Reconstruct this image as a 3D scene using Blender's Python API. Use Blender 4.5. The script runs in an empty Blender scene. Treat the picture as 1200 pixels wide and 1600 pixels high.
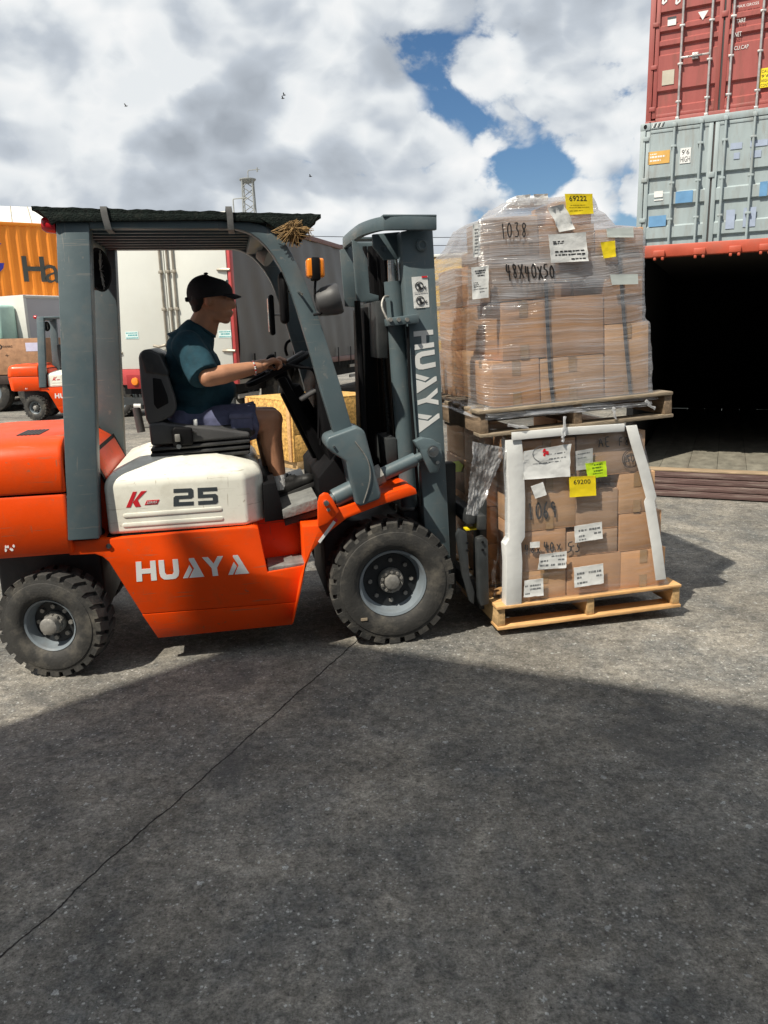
import bpy, bmesh, math, random
from mathutils import Vector, Matrix, noise as mnoise
random.seed(7)
R = math.radians
sc = bpy.context.scene
col = sc.collection

# ------------------------------------------------------------------ camera, sky, sun, exposure
CAM_H, PITCH, ROLL = 1.60, R(13.1), R(1.56)
_fw = Vector((0, math.cos(PITCH), -math.sin(PITCH))); _rt0 = Vector((1, 0, 0)); _up0 = _rt0.cross(_fw)
_rt = _rt0 * math.cos(ROLL) - _up0 * math.sin(ROLL)
_up = _up0 * math.cos(ROLL) + _rt0 * math.sin(ROLL)
CAM = Vector((0, 0, CAM_H))
cd = bpy.data.cameras.new('camera'); cd.sensor_fit = 'VERTICAL'; cd.sensor_height = 24; cd.lens = 18
cd.clip_start = 0.05; cd.clip_end = 2000
cam = bpy.data.objects.new('camera', cd); col.objects.link(cam)
m3 = Matrix((_rt, _up, -_fw)).transposed()
cam.matrix_world = Matrix.Translation(CAM) @ m3.to_4x4()
sc.camera = cam

SUN_EL, SHADOW_AZ = R(54.5), R(43.0)          # shadows run 43 deg from +X towards +Y
to_sun = Vector((-math.cos(SHADOW_AZ) * math.cos(SUN_EL), -math.sin(SHADOW_AZ) * math.cos(SUN_EL), math.sin(SUN_EL)))
w = bpy.data.worlds.new('World'); sc.world = w; w.use_nodes = True
nt = w.node_tree; nt.nodes.clear()
def N(tree, typ, **kw):
    n = tree.nodes.new(typ)
    for k, v in kw.items():
        if k == 'inp':
            for kk, vv in v.items(): n.inputs[kk].default_value = vv
        else: setattr(n, k, v)
    return n
def L(tree, a, b): tree.links.new(a, b)
def sky_nodes():
    t = nt
    out = N(t, 'ShaderNodeOutputWorld')
    sky = N(t, 'ShaderNodeTexSky', sky_type='NISHITA', sun_disc=False)
    sky.sun_elevation = SUN_EL; sky.sun_rotation = math.atan2(to_sun.x, to_sun.y)
    sky.air_density = 1.0; sky.dust_density = .25; sky.ozone_density = 4.0
    bg1 = N(t, 'ShaderNodeBackground', inp={'Strength': .074})
    hs = N(t, 'ShaderNodeHueSaturation', inp={'Saturation': 1.15}); L(t, sky.outputs[0], hs.inputs['Color']); L(t, hs.outputs[0], bg1.inputs[0])
    tc = N(t, 'ShaderNodeTexCoord')
    # cloud field in direction space, flattened a little so that the cumulus lie wider than high
    mp = N(t, 'ShaderNodeMapping', inp={'Scale': (1.0, 1.0, 1.45), 'Location': (CLOUD_OFF[0], CLOUD_OFF[1], CLOUD_OFF[2]), 'Rotation': (0, 0, CLOUD_OFF[3])})
    L(t, tc.outputs['Generated'], mp.inputs[0])
    def field(off, det=8.0):
        a = N(t, 'ShaderNodeVectorMath', operation='ADD'); a.inputs[1].default_value = off
        L(t, mp.outputs[0], a.inputs[0])
        big = N(t, 'ShaderNodeTexNoise', noise_dimensions='3D', inp={'Scale': 2.1, 'Detail': 3.0, 'Roughness': .5, 'Distortion': .2})
        fine = N(t, 'ShaderNodeTexNoise', noise_dimensions='3D', inp={'Scale': 7.5, 'Detail': det, 'Roughness': .58, 'Distortion': .25})
        bil = N(t, 'ShaderNodeTexVoronoi', feature='F1', inp={'Scale': 13.0})
        wob = N(t, 'ShaderNodeVectorMath', operation='MULTIPLY_ADD')
        L(t, fine.outputs['Color'], wob.inputs[0]); wob.inputs[1].default_value = (.12, .12, .12); L(t, a.outputs[0], wob.inputs[2])
        L(t, a.outputs[0], big.inputs['Vector']); L(t, a.outputs[0], fine.inputs['Vector']); L(t, wob.outputs[0], bil.inputs['Vector'])
        m1 = N(t, 'ShaderNodeMath', operation='MULTIPLY_ADD', inp={1: 1.25, 2: 0.0}); L(t, big.outputs[0], m1.inputs[0])
        m2 = N(t, 'ShaderNodeMath', operation='MULTIPLY_ADD', inp={1: .70}); L(t, fine.outputs[0], m2.inputs[0]); L(t, m1.outputs[0], m2.inputs[2])
        m3_ = N(t, 'ShaderNodeMath', operation='MULTIPLY_ADD', inp={1: -.30}); L(t, bil.outputs['Distance'], m3_.inputs[0]); L(t, m2.outputs[0], m3_.inputs[2])
        return m3_
    d0 = field((0, 0, 0)); d1 = field((to_sun.x * .055 - .02, to_sun.y * .03, .075), 3.0)
    mask = N(t, 'ShaderNodeMapRange', interpolation_type='SMOOTHSTEP', inp={'From Min': CLOUD_LO, 'From Max': CLOUD_LO + .10})
    L(t, d0.outputs[0], mask.inputs[0])
    dif = N(t, 'ShaderNodeMath', operation='SUBTRACT'); L(t, d0.outputs[0], dif.inputs[0]); L(t, d1.outputs[0], dif.inputs[1])
    lit = N(t, 'ShaderNodeMapRange', inp={'From Min': -.26, 'From Max': .17}); L(t, dif.outputs[0], lit.inputs[0])
    thick = N(t, 'ShaderNodeMapRange', inp={'From Min': CLOUD_LO + .02, 'From Max': CLOUD_LO + .48, 'To Min': .24, 'To Max': -.24}); L(t, d0.outputs[0], thick.inputs[0])
    s = N(t, 'ShaderNodeMath', operation='ADD', use_clamp=True); L(t, lit.outputs[0], s.inputs[0]); L(t, thick.outputs[0], s.inputs[1])
    ramp = N(t, 'ShaderNodeValToRGB')
    e = ramp.color_ramp.elements
    e[0].position = 0.0; e[0].color = (.33, .365, .41, 1); e[1].position = 1.0; e[1].color = (.84, .845, .845, 1)
    k = e.new(.45); k.color = (.485, .53, .585, 1); k = e.new(.75); k.color = (.72, .75, .77, 1)
    L(t, s.outputs[0], ramp.inputs[0])
    bg2 = N(t, 'ShaderNodeBackground', inp={'Strength': CLOUD_STR}); L(t, ramp.outputs[0], bg2.inputs[0])
    mx = N(t, 'ShaderNodeMixShader'); L(t, mask.outputs[0], mx.inputs[0]); L(t, bg1.outputs[0], mx.inputs[1]); L(t, bg2.outputs[0], mx.inputs[2])
    L(t, mx.outputs[0], out.inputs[0])
CLOUD_OFF = (0.0, 2.2, 0.1, -.31); CLOUD_LO = .612; CLOUD_STR = .94
sky_nodes()
sl = bpy.data.lights.new('sun', 'SUN'); sl.energy = 5.0; sl.angle = R(.53); sl.color = (1.0, .93, .80)
so = bpy.data.objects.new('sun', sl); col.objects.link(so)
so.rotation_euler = to_sun.to_track_quat('Z', 'Y').to_euler(); so.location = (-6, -6, 14)
vs = sc.view_settings; vs.view_transform = 'Standard'; vs.look = 'None'; vs.exposure = 0.25; vs.gamma = 1.0; vs.use_curve_mapping = False
sc.cycles.transparent_max_bounces = 12; sc.cycles.max_bounces = 5; sc.cycles.diffuse_bounces = 3

# ------------------------------------------------------------------ frames: a pixel of the survey photo -> a point on a real plane of a thing
def ray(u, v): return _rt * ((u - 600) / 1200) + _up * (-(v - 800) / 1200) + _fw
def ground_pt(u, v, z=0.0):
    d = ray(u, v); return CAM + d * ((z - CAM.z) / d.z)
class Frame:
    def __init__(s, m): s.m = m; s.i = m.inverted()
    def px(s, u, v, y):                      # point of the plane local y = const seen at (u, v)
        o = s.i @ CAM; d = s.i.to_3x3() @ ray(u, v)
        return o + d * ((y - o.y) / d.y)
    def pxx(s, u, v, x):
        o = s.i @ CAM; d = s.i.to_3x3() @ ray(u, v)
        return o + d * ((x - o.x) / d.x)
    def sub(s, loc, rz=0, ry=0): return Frame(s.m @ Matrix.Translation(loc) @ Matrix.Rotation(rz, 4, 'Z') @ Matrix.Rotation(ry, 4, 'Y'))

# ------------------------------------------------------------------ materials
MATS = {}
def mat(name, c, rough=.5, metal=0.0, var=.12, vscale=6.0, bump=0.0, bscale=80.0, dirt=None, dirt_amt=.0, dscale=3.0, spec=.5, coat=0.0, stretch=(1, 1, 1), scratch=None):
    if name in MATS: return MATS[name]
    m = bpy.data.materials.new(name); m.use_nodes = True; t = m.node_tree
    b = t.nodes['Principled BSDF']
    tc = N(t, 'ShaderNodeTexCoord'); mp = N(t, 'ShaderNodeMapping', inp={'Scale': stretch}); L(t, tc.outputs['Object'], mp.inputs[0])
    n1 = N(t, 'ShaderNodeTexNoise', inp={'Scale': vscale, 'Detail': 6.0, 'Roughness': .6}); L(t, mp.outputs[0], n1.inputs['Vector'])
    r1 = N(t, 'ShaderNodeMapRange', inp={'From Min': .3, 'From Max': .7, 'To Min': 1 - var, 'To Max': 1 + var}); L(t, n1.outputs[0], r1.inputs[0])
    mu = N(t, 'ShaderNodeMix', data_type='RGBA', blend_type='MULTIPLY'); mu.inputs[0].default_value = 1
    mu.inputs[6].default_value = (*c, 1); L(t, r1.outputs[0], mu.inputs[7])
    last = mu.outputs[2]
    if dirt:
        n2 = N(t, 'ShaderNodeTexNoise', inp={'Scale': dscale, 'Detail': 9.0, 'Roughness': .68}); L(t, mp.outputs[0], n2.inputs['Vector'])
        r2 = N(t, 'ShaderNodeMapRange', inp={'From Min': .5, 'From Max': .75, 'To Min': 0, 'To Max': dirt_amt}); L(t, n2.outputs[0], r2.inputs[0])
        mx = N(t, 'ShaderNodeMix', data_type='RGBA'); L(t, r2.outputs[0], mx.inputs[0]); L(t, last, mx.inputs[6]); mx.inputs[7].default_value = (*dirt, 1)
        last = mx.outputs[2]
    if scratch:                               # fine scuffs and chips in the paint
        for (sc_, thr, seed_) in (((5, 5, 90), .70, 0.0), ((70, 70, 6), .72, 3.0), ((34, 34, 34), .735, 7.0)):
            ms = N(t, 'ShaderNodeMapping', inp={'Scale': sc_, 'Location': (seed_, 0, seed_), 'Rotation': (.2, .12, .1)}); L(t, tc.outputs['Object'], ms.inputs[0])
            ns = N(t, 'ShaderNodeTexNoise', inp={'Scale': .8, 'Detail': 3.0, 'Roughness': .6}); L(t, ms.outputs[0], ns.inputs['Vector'])
            rs = N(t, 'ShaderNodeMapRange', inp={'From Min': thr - .05, 'From Max': thr, 'To Min': 0, 'To Max': .65}); L(t, ns.outputs[0], rs.inputs[0])
            mx = N(t, 'ShaderNodeMix', data_type='RGBA'); L(t, rs.outputs[0], mx.inputs[0]); L(t, last, mx.inputs[6]); mx.inputs[7].default_value = (*scratch, 1); last = mx.outputs[2]
    L(t, last, b.inputs['Base Color'])
    rr = N(t, 'ShaderNodeMapRange', inp={'From Min': .3, 'From Max': .7, 'To Min': max(.02, rough - .08), 'To Max': min(1, rough + .1)}); L(t, n1.outputs[0], rr.inputs[0]); L(t, rr.outputs[0], b.inputs['Roughness'])
    b.inputs['Metallic'].default_value = metal; b.inputs['Specular IOR Level'].default_value = spec; b.inputs['Coat Weight'].default_value = coat; b.inputs['Coat Roughness'].default_value = .12
    if bump:
        n3 = N(t, 'ShaderNodeTexNoise', inp={'Scale': bscale, 'Detail': 5.0}); L(t, mp.outputs[0], n3.inputs['Vector'])
        bp = N(t, 'ShaderNodeBump', inp={'Strength': bump, 'Distance': .01}); L(t, n3.outputs[0], bp.inputs['Height']); L(t, bp.outputs[0], b.inputs['Normal'])
    MATS[name] = m; return m
dust = (.30, .26, .21)
ORANGE = mat('orange_paint', (.80, .066, .0015), .40, var=.05, vscale=3, bump=.04, bscale=30, dirt=(.40, .095, .03), dirt_amt=.5, dscale=7, coat=.08, spec=.3, scratch=(.30, .12, .06))
STEEL = mat('grey_paint', (.092, .128, .143), .42, var=.08, vscale=4, bump=.05, bscale=40, dirt=(.155, .16, .155), dirt_amt=.6, dscale=9, scratch=(.20, .20, .19))
DSTEEL = mat('dark_steel', (.030, .034, .036), .5, var=.2, vscale=10, bump=.1, bscale=50, dirt=(.085, .083, .08), dirt_amt=.45, dscale=7)
BLACK = mat('black_plastic', (.007, .007, .008), .6, spec=.12, var=.2, bump=.06, bscale=200)
VINYL = mat('black_vinyl', (.022, .023, .025), .45, var=.2, vscale=8, bump=.15, bscale=160, dirt=(.12, .115, .11), dirt_amt=.4, dscale=6)
SHELL = mat('grey_plastic', (.055, .055, .057), .5, var=.1, bump=.05, bscale=150, dirt=(.14, .135, .13), dirt_amt=.4)
CREAM = mat('cream_paint', (.80, .79, .70), .35, var=.03, vscale=3, dirt=(.46, .42, .33), dirt_amt=.55, dscale=7, coat=.1, scratch=(.38, .34, .26))
RUBBER = mat('tyre_rubber', (.034, .033, .031), .8, var=.25, vscale=14, bump=.25, bscale=90, dirt=(.15, .135, .11), dirt_amt=.8, dscale=7)
RIM = mat('rim_paint', (.17, .20, .225), .38, var=.1, dirt=(.10, .09, .08), dirt_amt=.5, dscale=14)
HUB = mat('hub_metal', (.30, .29, .27), .5, metal=.5, var=.2, vscale=20, bump=.2, bscale=80)
CHROME = mat('bare_metal', (.62, .62, .60), .25, metal=1, var=.1)
WHITE = mat('white_lettering', (.72, .73, .72), .5, var=.06)
INK = mat('black_ink', (.012, .012, .014), .6, var=.1)
DGREY = mat('charcoal_print', (.045, .055, .062), .5, var=.05)
RED = mat('red_print', (.62, .018, .03), .45, var=.05)
REDP = mat('red_plastic', (.55, .01, .02), .2, var=.1, coat=.4)
AMBER = mat('amber_plastic', (.85, .24, .015), .2, var=.1, coat=.4)
PAPER = mat('white_paper', (.74, .75, .74), .6, var=.06, vscale=14, bump=.35, bscale=25)
GREYPRINT = mat('grey_print', (.17, .18, .19), .6, var=.2)
YELLOW = mat('yellow_paper', (.86, .66, .012), .5, var=.05, bump=.3, bscale=20)
LIME = mat('lime_paper', (.55, .80, .02), .5, var=.06, bump=.3, bscale=20)
ROOFM = mat('roof_mat', (.010, .016, .014), .9, spec=.2, var=.5, vscale=60, bump=.6, bscale=140, dirt=(.06, .065, .055), dirt_amt=.5, dscale=40)
STRAW = mat('straw', (.24, .145, .055), .8, var=.35, vscale=40)
TIE = mat('grey_tie', (.20, .20, .195), .6, var=.2, vscale=30)
SKIN = mat('skin', (.46, .225, .13), .48, var=.1, vscale=20, bump=.08, bscale=120)
TEE = mat('teal_cotton', (.018, .056, .078), .85, spec=.2, var=.18, vscale=30, bump=.6, bscale=16)
SHORT = mat('navy_cotton', (.10, .108, .185), .85, spec=.2, var=.18, vscale=30, bump=.6, bscale=18)
CAPM = mat('black_cotton', (.010, .010, .012), .8, var=.2, bump=.2, bscale=300)
HAIR = mat('black_hair', (.008, .007, .006), .6, bump=.4, bscale=200)
SHOE = mat('black_leather', (.014, .014, .014), .5, spec=.3, var=.2, vscale=20, bump=.2, bscale=60, dirt=(.07, .068, .065), dirt_amt=.4)
SOLE = mat('shoe_sole', (.03, .03, .03), .7, var=.2)
SOCK = mat('white_sock', (.6, .6, .6), .9, var=.1, bump=.4, bscale=120)
TREAD = mat('tread_plate', (.24, .245, .235), .55, metal=.3, var=.2, vscale=18, bump=.4, bscale=60, dirt=(.10, .09, .08), dirt_amt=.6, dscale=12)
GLASSM = mat('mirror_glass', (.5, .52, .55), .03, metal=1, var=.0)
BREAD = mat('bead', (.5, .03, .03), .4)

def carton_mat(i, c):
    m = mat('carton_%d' % i, c, .72, var=.07, vscale=3, bump=.16, bscale=9, dirt=tuple(x * .8 for x in c), dirt_amt=.45, dscale=2.3, spec=.3, stretch=(1, 1, 2.2)); return m
CARTONS = [carton_mat(0, (.62, .37, .20)), carton_mat(1, (.55, .31, .165)), carton_mat(2, (.68, .37, .185)), carton_mat(3, (.48, .31, .20))]
TAPE = mat('parcel_tape', (.45, .28, .14), .15, var=.05, coat=.5)
WOODN = mat('fresh_pine', (.62, .36, .15), .65, var=.25, vscale=5, bump=.3, bscale=30, dirt=(.36, .16, .055), dirt_amt=.5, dscale=3, stretch=(1.2, 6, 6))
WOODO = mat('weathered_wood', (.27, .215, .15), .8, var=.35, vscale=6, bump=.5, bscale=35, dirt=(.13, .10, .075), dirt_amt=.7, dscale=4, stretch=(1, 7, 7))
WOODE = mat('stringer_wood', (.52, .34, .16), .7, var=.3, vscale=8, bump=.4, bscale=40, dirt=(.22, .13, .06), dirt_amt=.5, dscale=5, stretch=(6, 1, 6))
WOODEO = mat('old_stringer', (.24, .17, .11), .8, var=.35, vscale=8, bump=.4, bscale=40, stretch=(6, 1, 6))
BOARD = mat('white_board', (.72, .73, .72), .6, var=.06, vscale=8, bump=.15, bscale=30, dirt=(.5, .48, .43), dirt_amt=.35)
STRAPM = mat('dark_strap', (.05, .055, .065), .4, var=.1)
FOAM = mat('white_foam', (.75, .76, .75), .7, var=.08, vscale=20, bump=.5, bscale=50)

def film_mat(name, lo, hi, st, tint=(.82, .83, .85), scale=1.0, gloss=.42, top=None):
    m = bpy.data.materials.new(name); m.use_nodes = True; t = m.node_tree; t.nodes.clear()
    out = N(t, 'ShaderNodeOutputMaterial'); tc = N(t, 'ShaderNodeTexCoord')
    mp = N(t, 'ShaderNodeMapping', inp={'Scale': st}); L(t, tc.outputs['Object'], mp.inputs[0])
    wv = N(t, 'ShaderNodeTexNoise', inp={'Scale': 1.6, 'Detail': 2.0}); L(t, tc.outputs['Object'], wv.inputs['Vector'])
    ad = N(t, 'ShaderNodeVectorMath', operation='MULTIPLY_ADD'); L(t, wv.outputs['Color'], ad.inputs[0]); ad.inputs[1].default_value = (0, 0, st[2] * .12); L(t, mp.outputs[0], ad.inputs[2])
    n1 = N(t, 'ShaderNodeTexNoise', inp={'Scale': scale, 'Detail': 5.0, 'Roughness': .66, 'Distortion': .4}); L(t, ad.outputs[0], n1.inputs['Vector'])
    n2 = N(t, 'ShaderNodeTexNoise', inp={'Scale': 3.2, 'Detail': 4.0}); L(t, tc.outputs['Object'], n2.inputs['Vector'])
    # a second, slanting set of stretch lines in patches of its own
    mpb = N(t, 'ShaderNodeMapping', inp={'Rotation': (R(14), R(-22), 0), 'Scale': (st[0], st[1], st[2] * .7)}); L(t, tc.outputs['Object'], mpb.inputs[0])
    n4 = N(t, 'ShaderNodeTexNoise', inp={'Scale': scale, 'Detail': 4.0, 'Roughness': .6, 'Distortion': .3}); L(t, mpb.outputs[0], n4.inputs['Vector'])
    pk = N(t, 'ShaderNodeMapRange', inp={'From Min': .48, 'From Max': .6}); L(t, n2.outputs[0], pk.inputs[0])
    mxs = N(t, 'ShaderNodeMix', data_type='FLOAT'); L(t, pk.outputs[0], mxs.inputs[0]); L(t, n1.outputs[0], mxs.inputs[2]); L(t, n4.outputs[0], mxs.inputs[3])
    mul = N(t, 'ShaderNodeMath', operation='MULTIPLY_ADD', inp={1: .5}); L(t, n2.outputs[0], mul.inputs[0]); L(t, mxs.outputs[0], mul.inputs[2])
    r = N(t, 'ShaderNodeMapRange', inp={'From Min': .52, 'From Max': 1.02, 'To Min': lo, 'To Max': hi}); L(t, mul.outputs[0], r.inputs[0])
    fac = r.outputs[0]
    if top:                                   # film more opaque towards the top of the load
        sx = N(t, 'ShaderNodeSeparateXYZ'); L(t, tc.outputs['Object'], sx.inputs[0])
        zz = N(t, 'ShaderNodeMapRange', inp={'From Min': top[0], 'From Max': top[1], 'To Min': 0, 'To Max': top[2]}); L(t, sx.outputs[2], zz.inputs[0])
        ad2 = N(t, 'ShaderNodeMath', operation='ADD', use_clamp=True); L(t, fac, ad2.inputs[0]); L(t, zz.outputs[0], ad2.inputs[1]); fac = ad2.outputs[0]
    bp = N(t, 'ShaderNodeBump', inp={'Strength': .75, 'Distance': .012}); L(t, n1.outputs[0], bp.inputs['Height'])
    tr = N(t, 'ShaderNodeBsdfTransparent', inp={'Color': (.93, .94, .95, 1)})
    gl = N(t, 'ShaderNodeBsdfGlossy', inp={'Roughness': .2, 'Color': (1, 1, 1, 1)}); L(t, bp.outputs[0], gl.inputs['Normal'])
    df = N(t, 'ShaderNodeBsdfDiffuse', inp={'Color': (*tint, 1)}); L(t, bp.outputs[0], df.inputs['Normal'])
    tl = N(t, 'ShaderNodeBsdfTranslucent', inp={'Color': (*tint, 1)})
    m0 = N(t, 'ShaderNodeMixShader', inp={0: .35}); L(t, df.outputs[0], m0.inputs[1]); L(t, tl.outputs[0], m0.inputs[2])
    m1 = N(t, 'ShaderNodeMixShader', inp={0: gloss}); L(t, m0.outputs[0], m1.inputs[1]); L(t, gl.outputs[0], m1.inputs[2])
    m2 = N(t, 'ShaderNodeMixShader'); L(t, fac, m2.inputs[0]); L(t, tr.outputs[0], m2.inputs[1]); L(t, m1.outputs[0], m2.inputs[2])
    L(t, m2.outputs[0], out.inputs[0]); return m
FILM = film_mat('stretch_film', .02, .76, (1.2, 1.2, 60.0), tint=(.60, .62, .66), top=(.50, .85, .15), gloss=.30)
FILM2 = film_mat('stretch_film_lower', .0, .34, (2.0, 2.0, 44.0), tint=(.62, .62, .64))
BAGM = film_mat('loose_film', .10, .85, (9, 9, 9), gloss=.2, tint=(.85, .86, .88))

# ------------------------------------------------------------------ mesh helpers
def link(o, parent=None):
    col.objects.link(o)
    if parent is not None: o.parent = parent
    return o
def tag(o, label, cat, group=None, kind=None):
    if label: o['label'] = label
    if cat: o['category'] = cat
    if group: o['group'] = group
    if kind: o['kind'] = kind
    return o
def empty(name, m=None):
    o = bpy.data.objects.new(name, None); o.empty_display_size = .2; col.objects.link(o)
    if m is not None: o.matrix_world = m
    return o
class MB:
    def __init__(s): s.v = []; s.f = []
    def add(s, vs, fs):
        k = len(s.v); s.v += [tuple(p) for p in vs]; s.f += [tuple(i + k for i in f) for f in fs]; return s
    def box(s, a, b, m=None):
        x0, y0, z0 = a; x1, y1, z1 = b
        vs = [Vector(p) for p in ((x0, y0, z0), (x1, y0, z0), (x1, y1, z0), (x0, y1, z0), (x0, y0, z1), (x1, y0, z1), (x1, y1, z1), (x0, y1, z1))]
        if m is not None: vs = [m @ p for p in vs]
        return s.add(vs, [(3, 2, 1, 0), (4, 5, 6, 7), (0, 1, 5, 4), (1, 2, 6, 5), (2, 3, 7, 6), (3, 0, 4, 7)])
    def prism(s, poly, y0, y1):                # poly of (x, z), extruded along y
        n = len(poly)
        ar = sum(poly[i][0] * poly[(i + 1) % n][1] - poly[(i + 1) % n][0] * poly[i][1] for i in range(n))
        if ar < 0: poly = poly[::-1]
        vs = [(x, y0, z) for x, z in poly] + [(x, y1, z) for x, z in poly]
        fs = [tuple(range(n)), tuple(range(2 * n - 1, n - 1, -1))] + [(i + n, (i + 1) % n + n, (i + 1) % n, i)[::1] for i in range(n)]
        return s.add(vs, fs)
    def loft(s, rings, close=True):
        n = len(rings[0]); vs = [p for r_ in rings for p in r_]; fs = []
        for k in range(len(rings) - 1):
            for i in range(n): fs.append((k * n + i, k * n + (i + 1) % n, (k + 1) * n + (i + 1) % n, (k + 1) * n + i))
        if close: fs += [tuple(range(n - 1, -1, -1)), tuple(range((len(rings) - 1) * n, len(rings) * n))]
        return s.add(vs, fs)
    def tube(s, pts, r, seg=8, radii=None):
        pts = [Vector(p) for p in pts]; rings = []; prev = None
        for i, p in enumerate(pts):
            d = (pts[min(i + 1, len(pts) - 1)] - pts[max(i - 1, 0)]).normalized()
            u = prev if prev is not None else (Vector((0, 0, 1)) if abs(d.z) < .9 else Vector((1, 0, 0)))
            u = (u - d * u.dot(d)).normalized(); prev = u; v_ = d.cross(u)
            rr = radii[i] if radii else r
            rings.append([p + u * (rr * math.cos(a)) + v_ * (rr * math.sin(a)) for a in [2 * math.pi * k / seg for k in range(seg)]])
        return s.loft(rings)
    def cyl(s, a, b, r0, r1=None, seg=16): return s.tube([a, b], r0, seg, [r0, r0 if r1 is None else r1])
    def lathe(s, prof, o, axis, seg=32, close=True):  # prof: (distance along axis, radius)
        o = Vector(o); ax = Vector(axis).normalized(); u = Vector((0, 0, 1)) if abs(ax.z) < .9 else Vector((1, 0, 0))
        u = (u - ax * u.dot(ax)).normalized(); v_ = ax.cross(u)
        rings = [[o + ax * a + (u * math.cos(2 * math.pi * k / seg) + v_ * math.sin(2 * math.pi * k / seg)) * max(r_, 1e-4) for k in range(seg)] for a, r_ in prof]
        return s.loft(rings, close)
    def ball(s, c, rad, m=None, seg=14, rng=9):
        c = Vector(c); rad = (rad,) * 3 if isinstance(rad, (int, float)) else rad; rings = []
        for j in range(1, rng):
            th = math.pi * j / rng
            ring = [Vector((rad[0] * math.sin(th) * math.cos(2 * math.pi * k / seg), rad[1] * math.sin(th) * math.sin(2 * math.pi * k / seg), -rad[2] * math.cos(th))) for k in range(seg)]
            rings.append([c + (m @ p if m is not None else p) for p in ring])
        return s.loft(rings)
    def capsule(s, a, b, r0, r1, caps=(1, 1)):
        s.cyl(a, b, r0, r1, 14)
        if caps[0]: s.ball(a, r0)
        if caps[1]: s.ball(b, r1)
        return s
    def build(s, name, m, parent=None, bevel=0, seg=2, ang=32, smooth=True, mw=None):
        me = bpy.data.meshes.new(name); bm = bmesh.new()
        vs = [bm.verts.new(p) for p in s.v]
        for f in s.f:
            try: bm.faces.new([vs[i] for i in f])
            except ValueError: pass
        bmesh.ops.recalc_face_normals(bm, faces=bm.faces)
        if bevel:
            es = [e for e in bm.edges if len(e.link_faces) == 2 and e.calc_face_angle(0) > R(25)]
            bmesh.ops.bevel(bm, geom=es, offset=bevel, segments=seg, affect='EDGES', profile=.5, clamp_overlap=True)
        if smooth:
            for f in bm.faces: f.smooth = True
            for e in bm.edges:
                if len(e.link_faces) == 2 and e.calc_face_angle(0) > R(ang): e.smooth = False
        bm.to_mesh(me); bm.free()
        me.materials.append(m)
        o = bpy.data.objects.new(name, me); link(o, parent)
        if mw is not None: o.matrix_world = mw
        return o
def remesh(name, mb, m, parent, voxel=.008, it=6, mw=None, disp=None):
    o = mb.build(name, m, None, smooth=False)
    md = o.modifiers.new('r', 'REMESH'); md.mode = 'VOXEL'; md.voxel_size = voxel
    sm = o.modifiers.new('s', 'SMOOTH'); sm.factor = .5; sm.iterations = it
    dg = bpy.context.evaluated_depsgraph_get(); dg.update()
    me = bpy.data.meshes.new_from_object(o.evaluated_get(dg))
    old = o.data; o.modifiers.clear(); o.data = me; bpy.data.meshes.remove(old)
    me.name = name
    if disp:
        ns = [v_.normal.copy() for v_ in me.vertices]; cs = [v_.co + n_ * disp(v_.co) for v_, n_ in zip(me.vertices, ns)]
        me.vertices.foreach_set('co', [x for c_ in cs for x in c_]); me.update()
    for p in me.polygons: p.use_smooth = True
    if not me.materials: me.materials.append(m)
    if parent is not None: o.parent = parent
    if mw is not None: o.matrix_world = mw
    return o
def copy_tree(o, parent=None, skip=()):
    c = o.copy(); col.objects.link(c); c.parent = parent
    for ch in o.children:
        if ch.name.split('.')[0] not in skip: copy_tree(ch, c, skip)
    return c
# lettering: unit-cell outlines
G = {
 'H': [[(0, 0), (.28, 0), (.28, .38), (.72, .38), (.72, 0), (1, 0), (1, 1), (.72, 1), (.72, .62), (.28, .62), (.28, 1), (0, 1)]],
 'U': [[(0, 1), (0, .36), (.06, .14), (.2, .02), (.36, 0), (.64, 0), (.8, .02), (.94, .14), (1, .36), (1, 1), (.72, 1), (.72, .36), (.64, .24), (.36, .24), (.28, .36), (.28, 1)]],
 'A': [[(0, 0), (.25, 0), (.52, .42), (.40, .66)], [(.33, 0), (1.08, 0), (.68, 1), (.42, 1), (.40, .92), (.62, .46), (.43, .18)]],
 'Y': [[(.36, 0), (.64, 0), (.64, .42), (1.05, 1), (.75, 1), (.5, .64), (.25, 1), (-.05, 1), (.36, .42)]],
 '2': [[(0, 1), (.9, 1), (1, .9), (1, .5), (.9, .4), (.26, .4), (.26, .22), (1, .22), (1, 0), (0, 0), (0, .5), (.1, .6), (.74, .6), (.74, .78), (0, .78)]],
 '5': [[(1, 1), (0, 1), (0, .4), (.74, .4), (.74, .22), (0, .22), (0, 0), (.9, 0), (1, .1), (1, .5), (.9, .6), (.26, .6), (.26, .78), (1, .78)]],
 'K': [[(0, 0), (.24, 0), (.50, 1), (.26, 1)], [(.33, .30), (.78, 1), (1.12, 1), (.60, .45), (.80, 0), (.50, 0)]],
}
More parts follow.
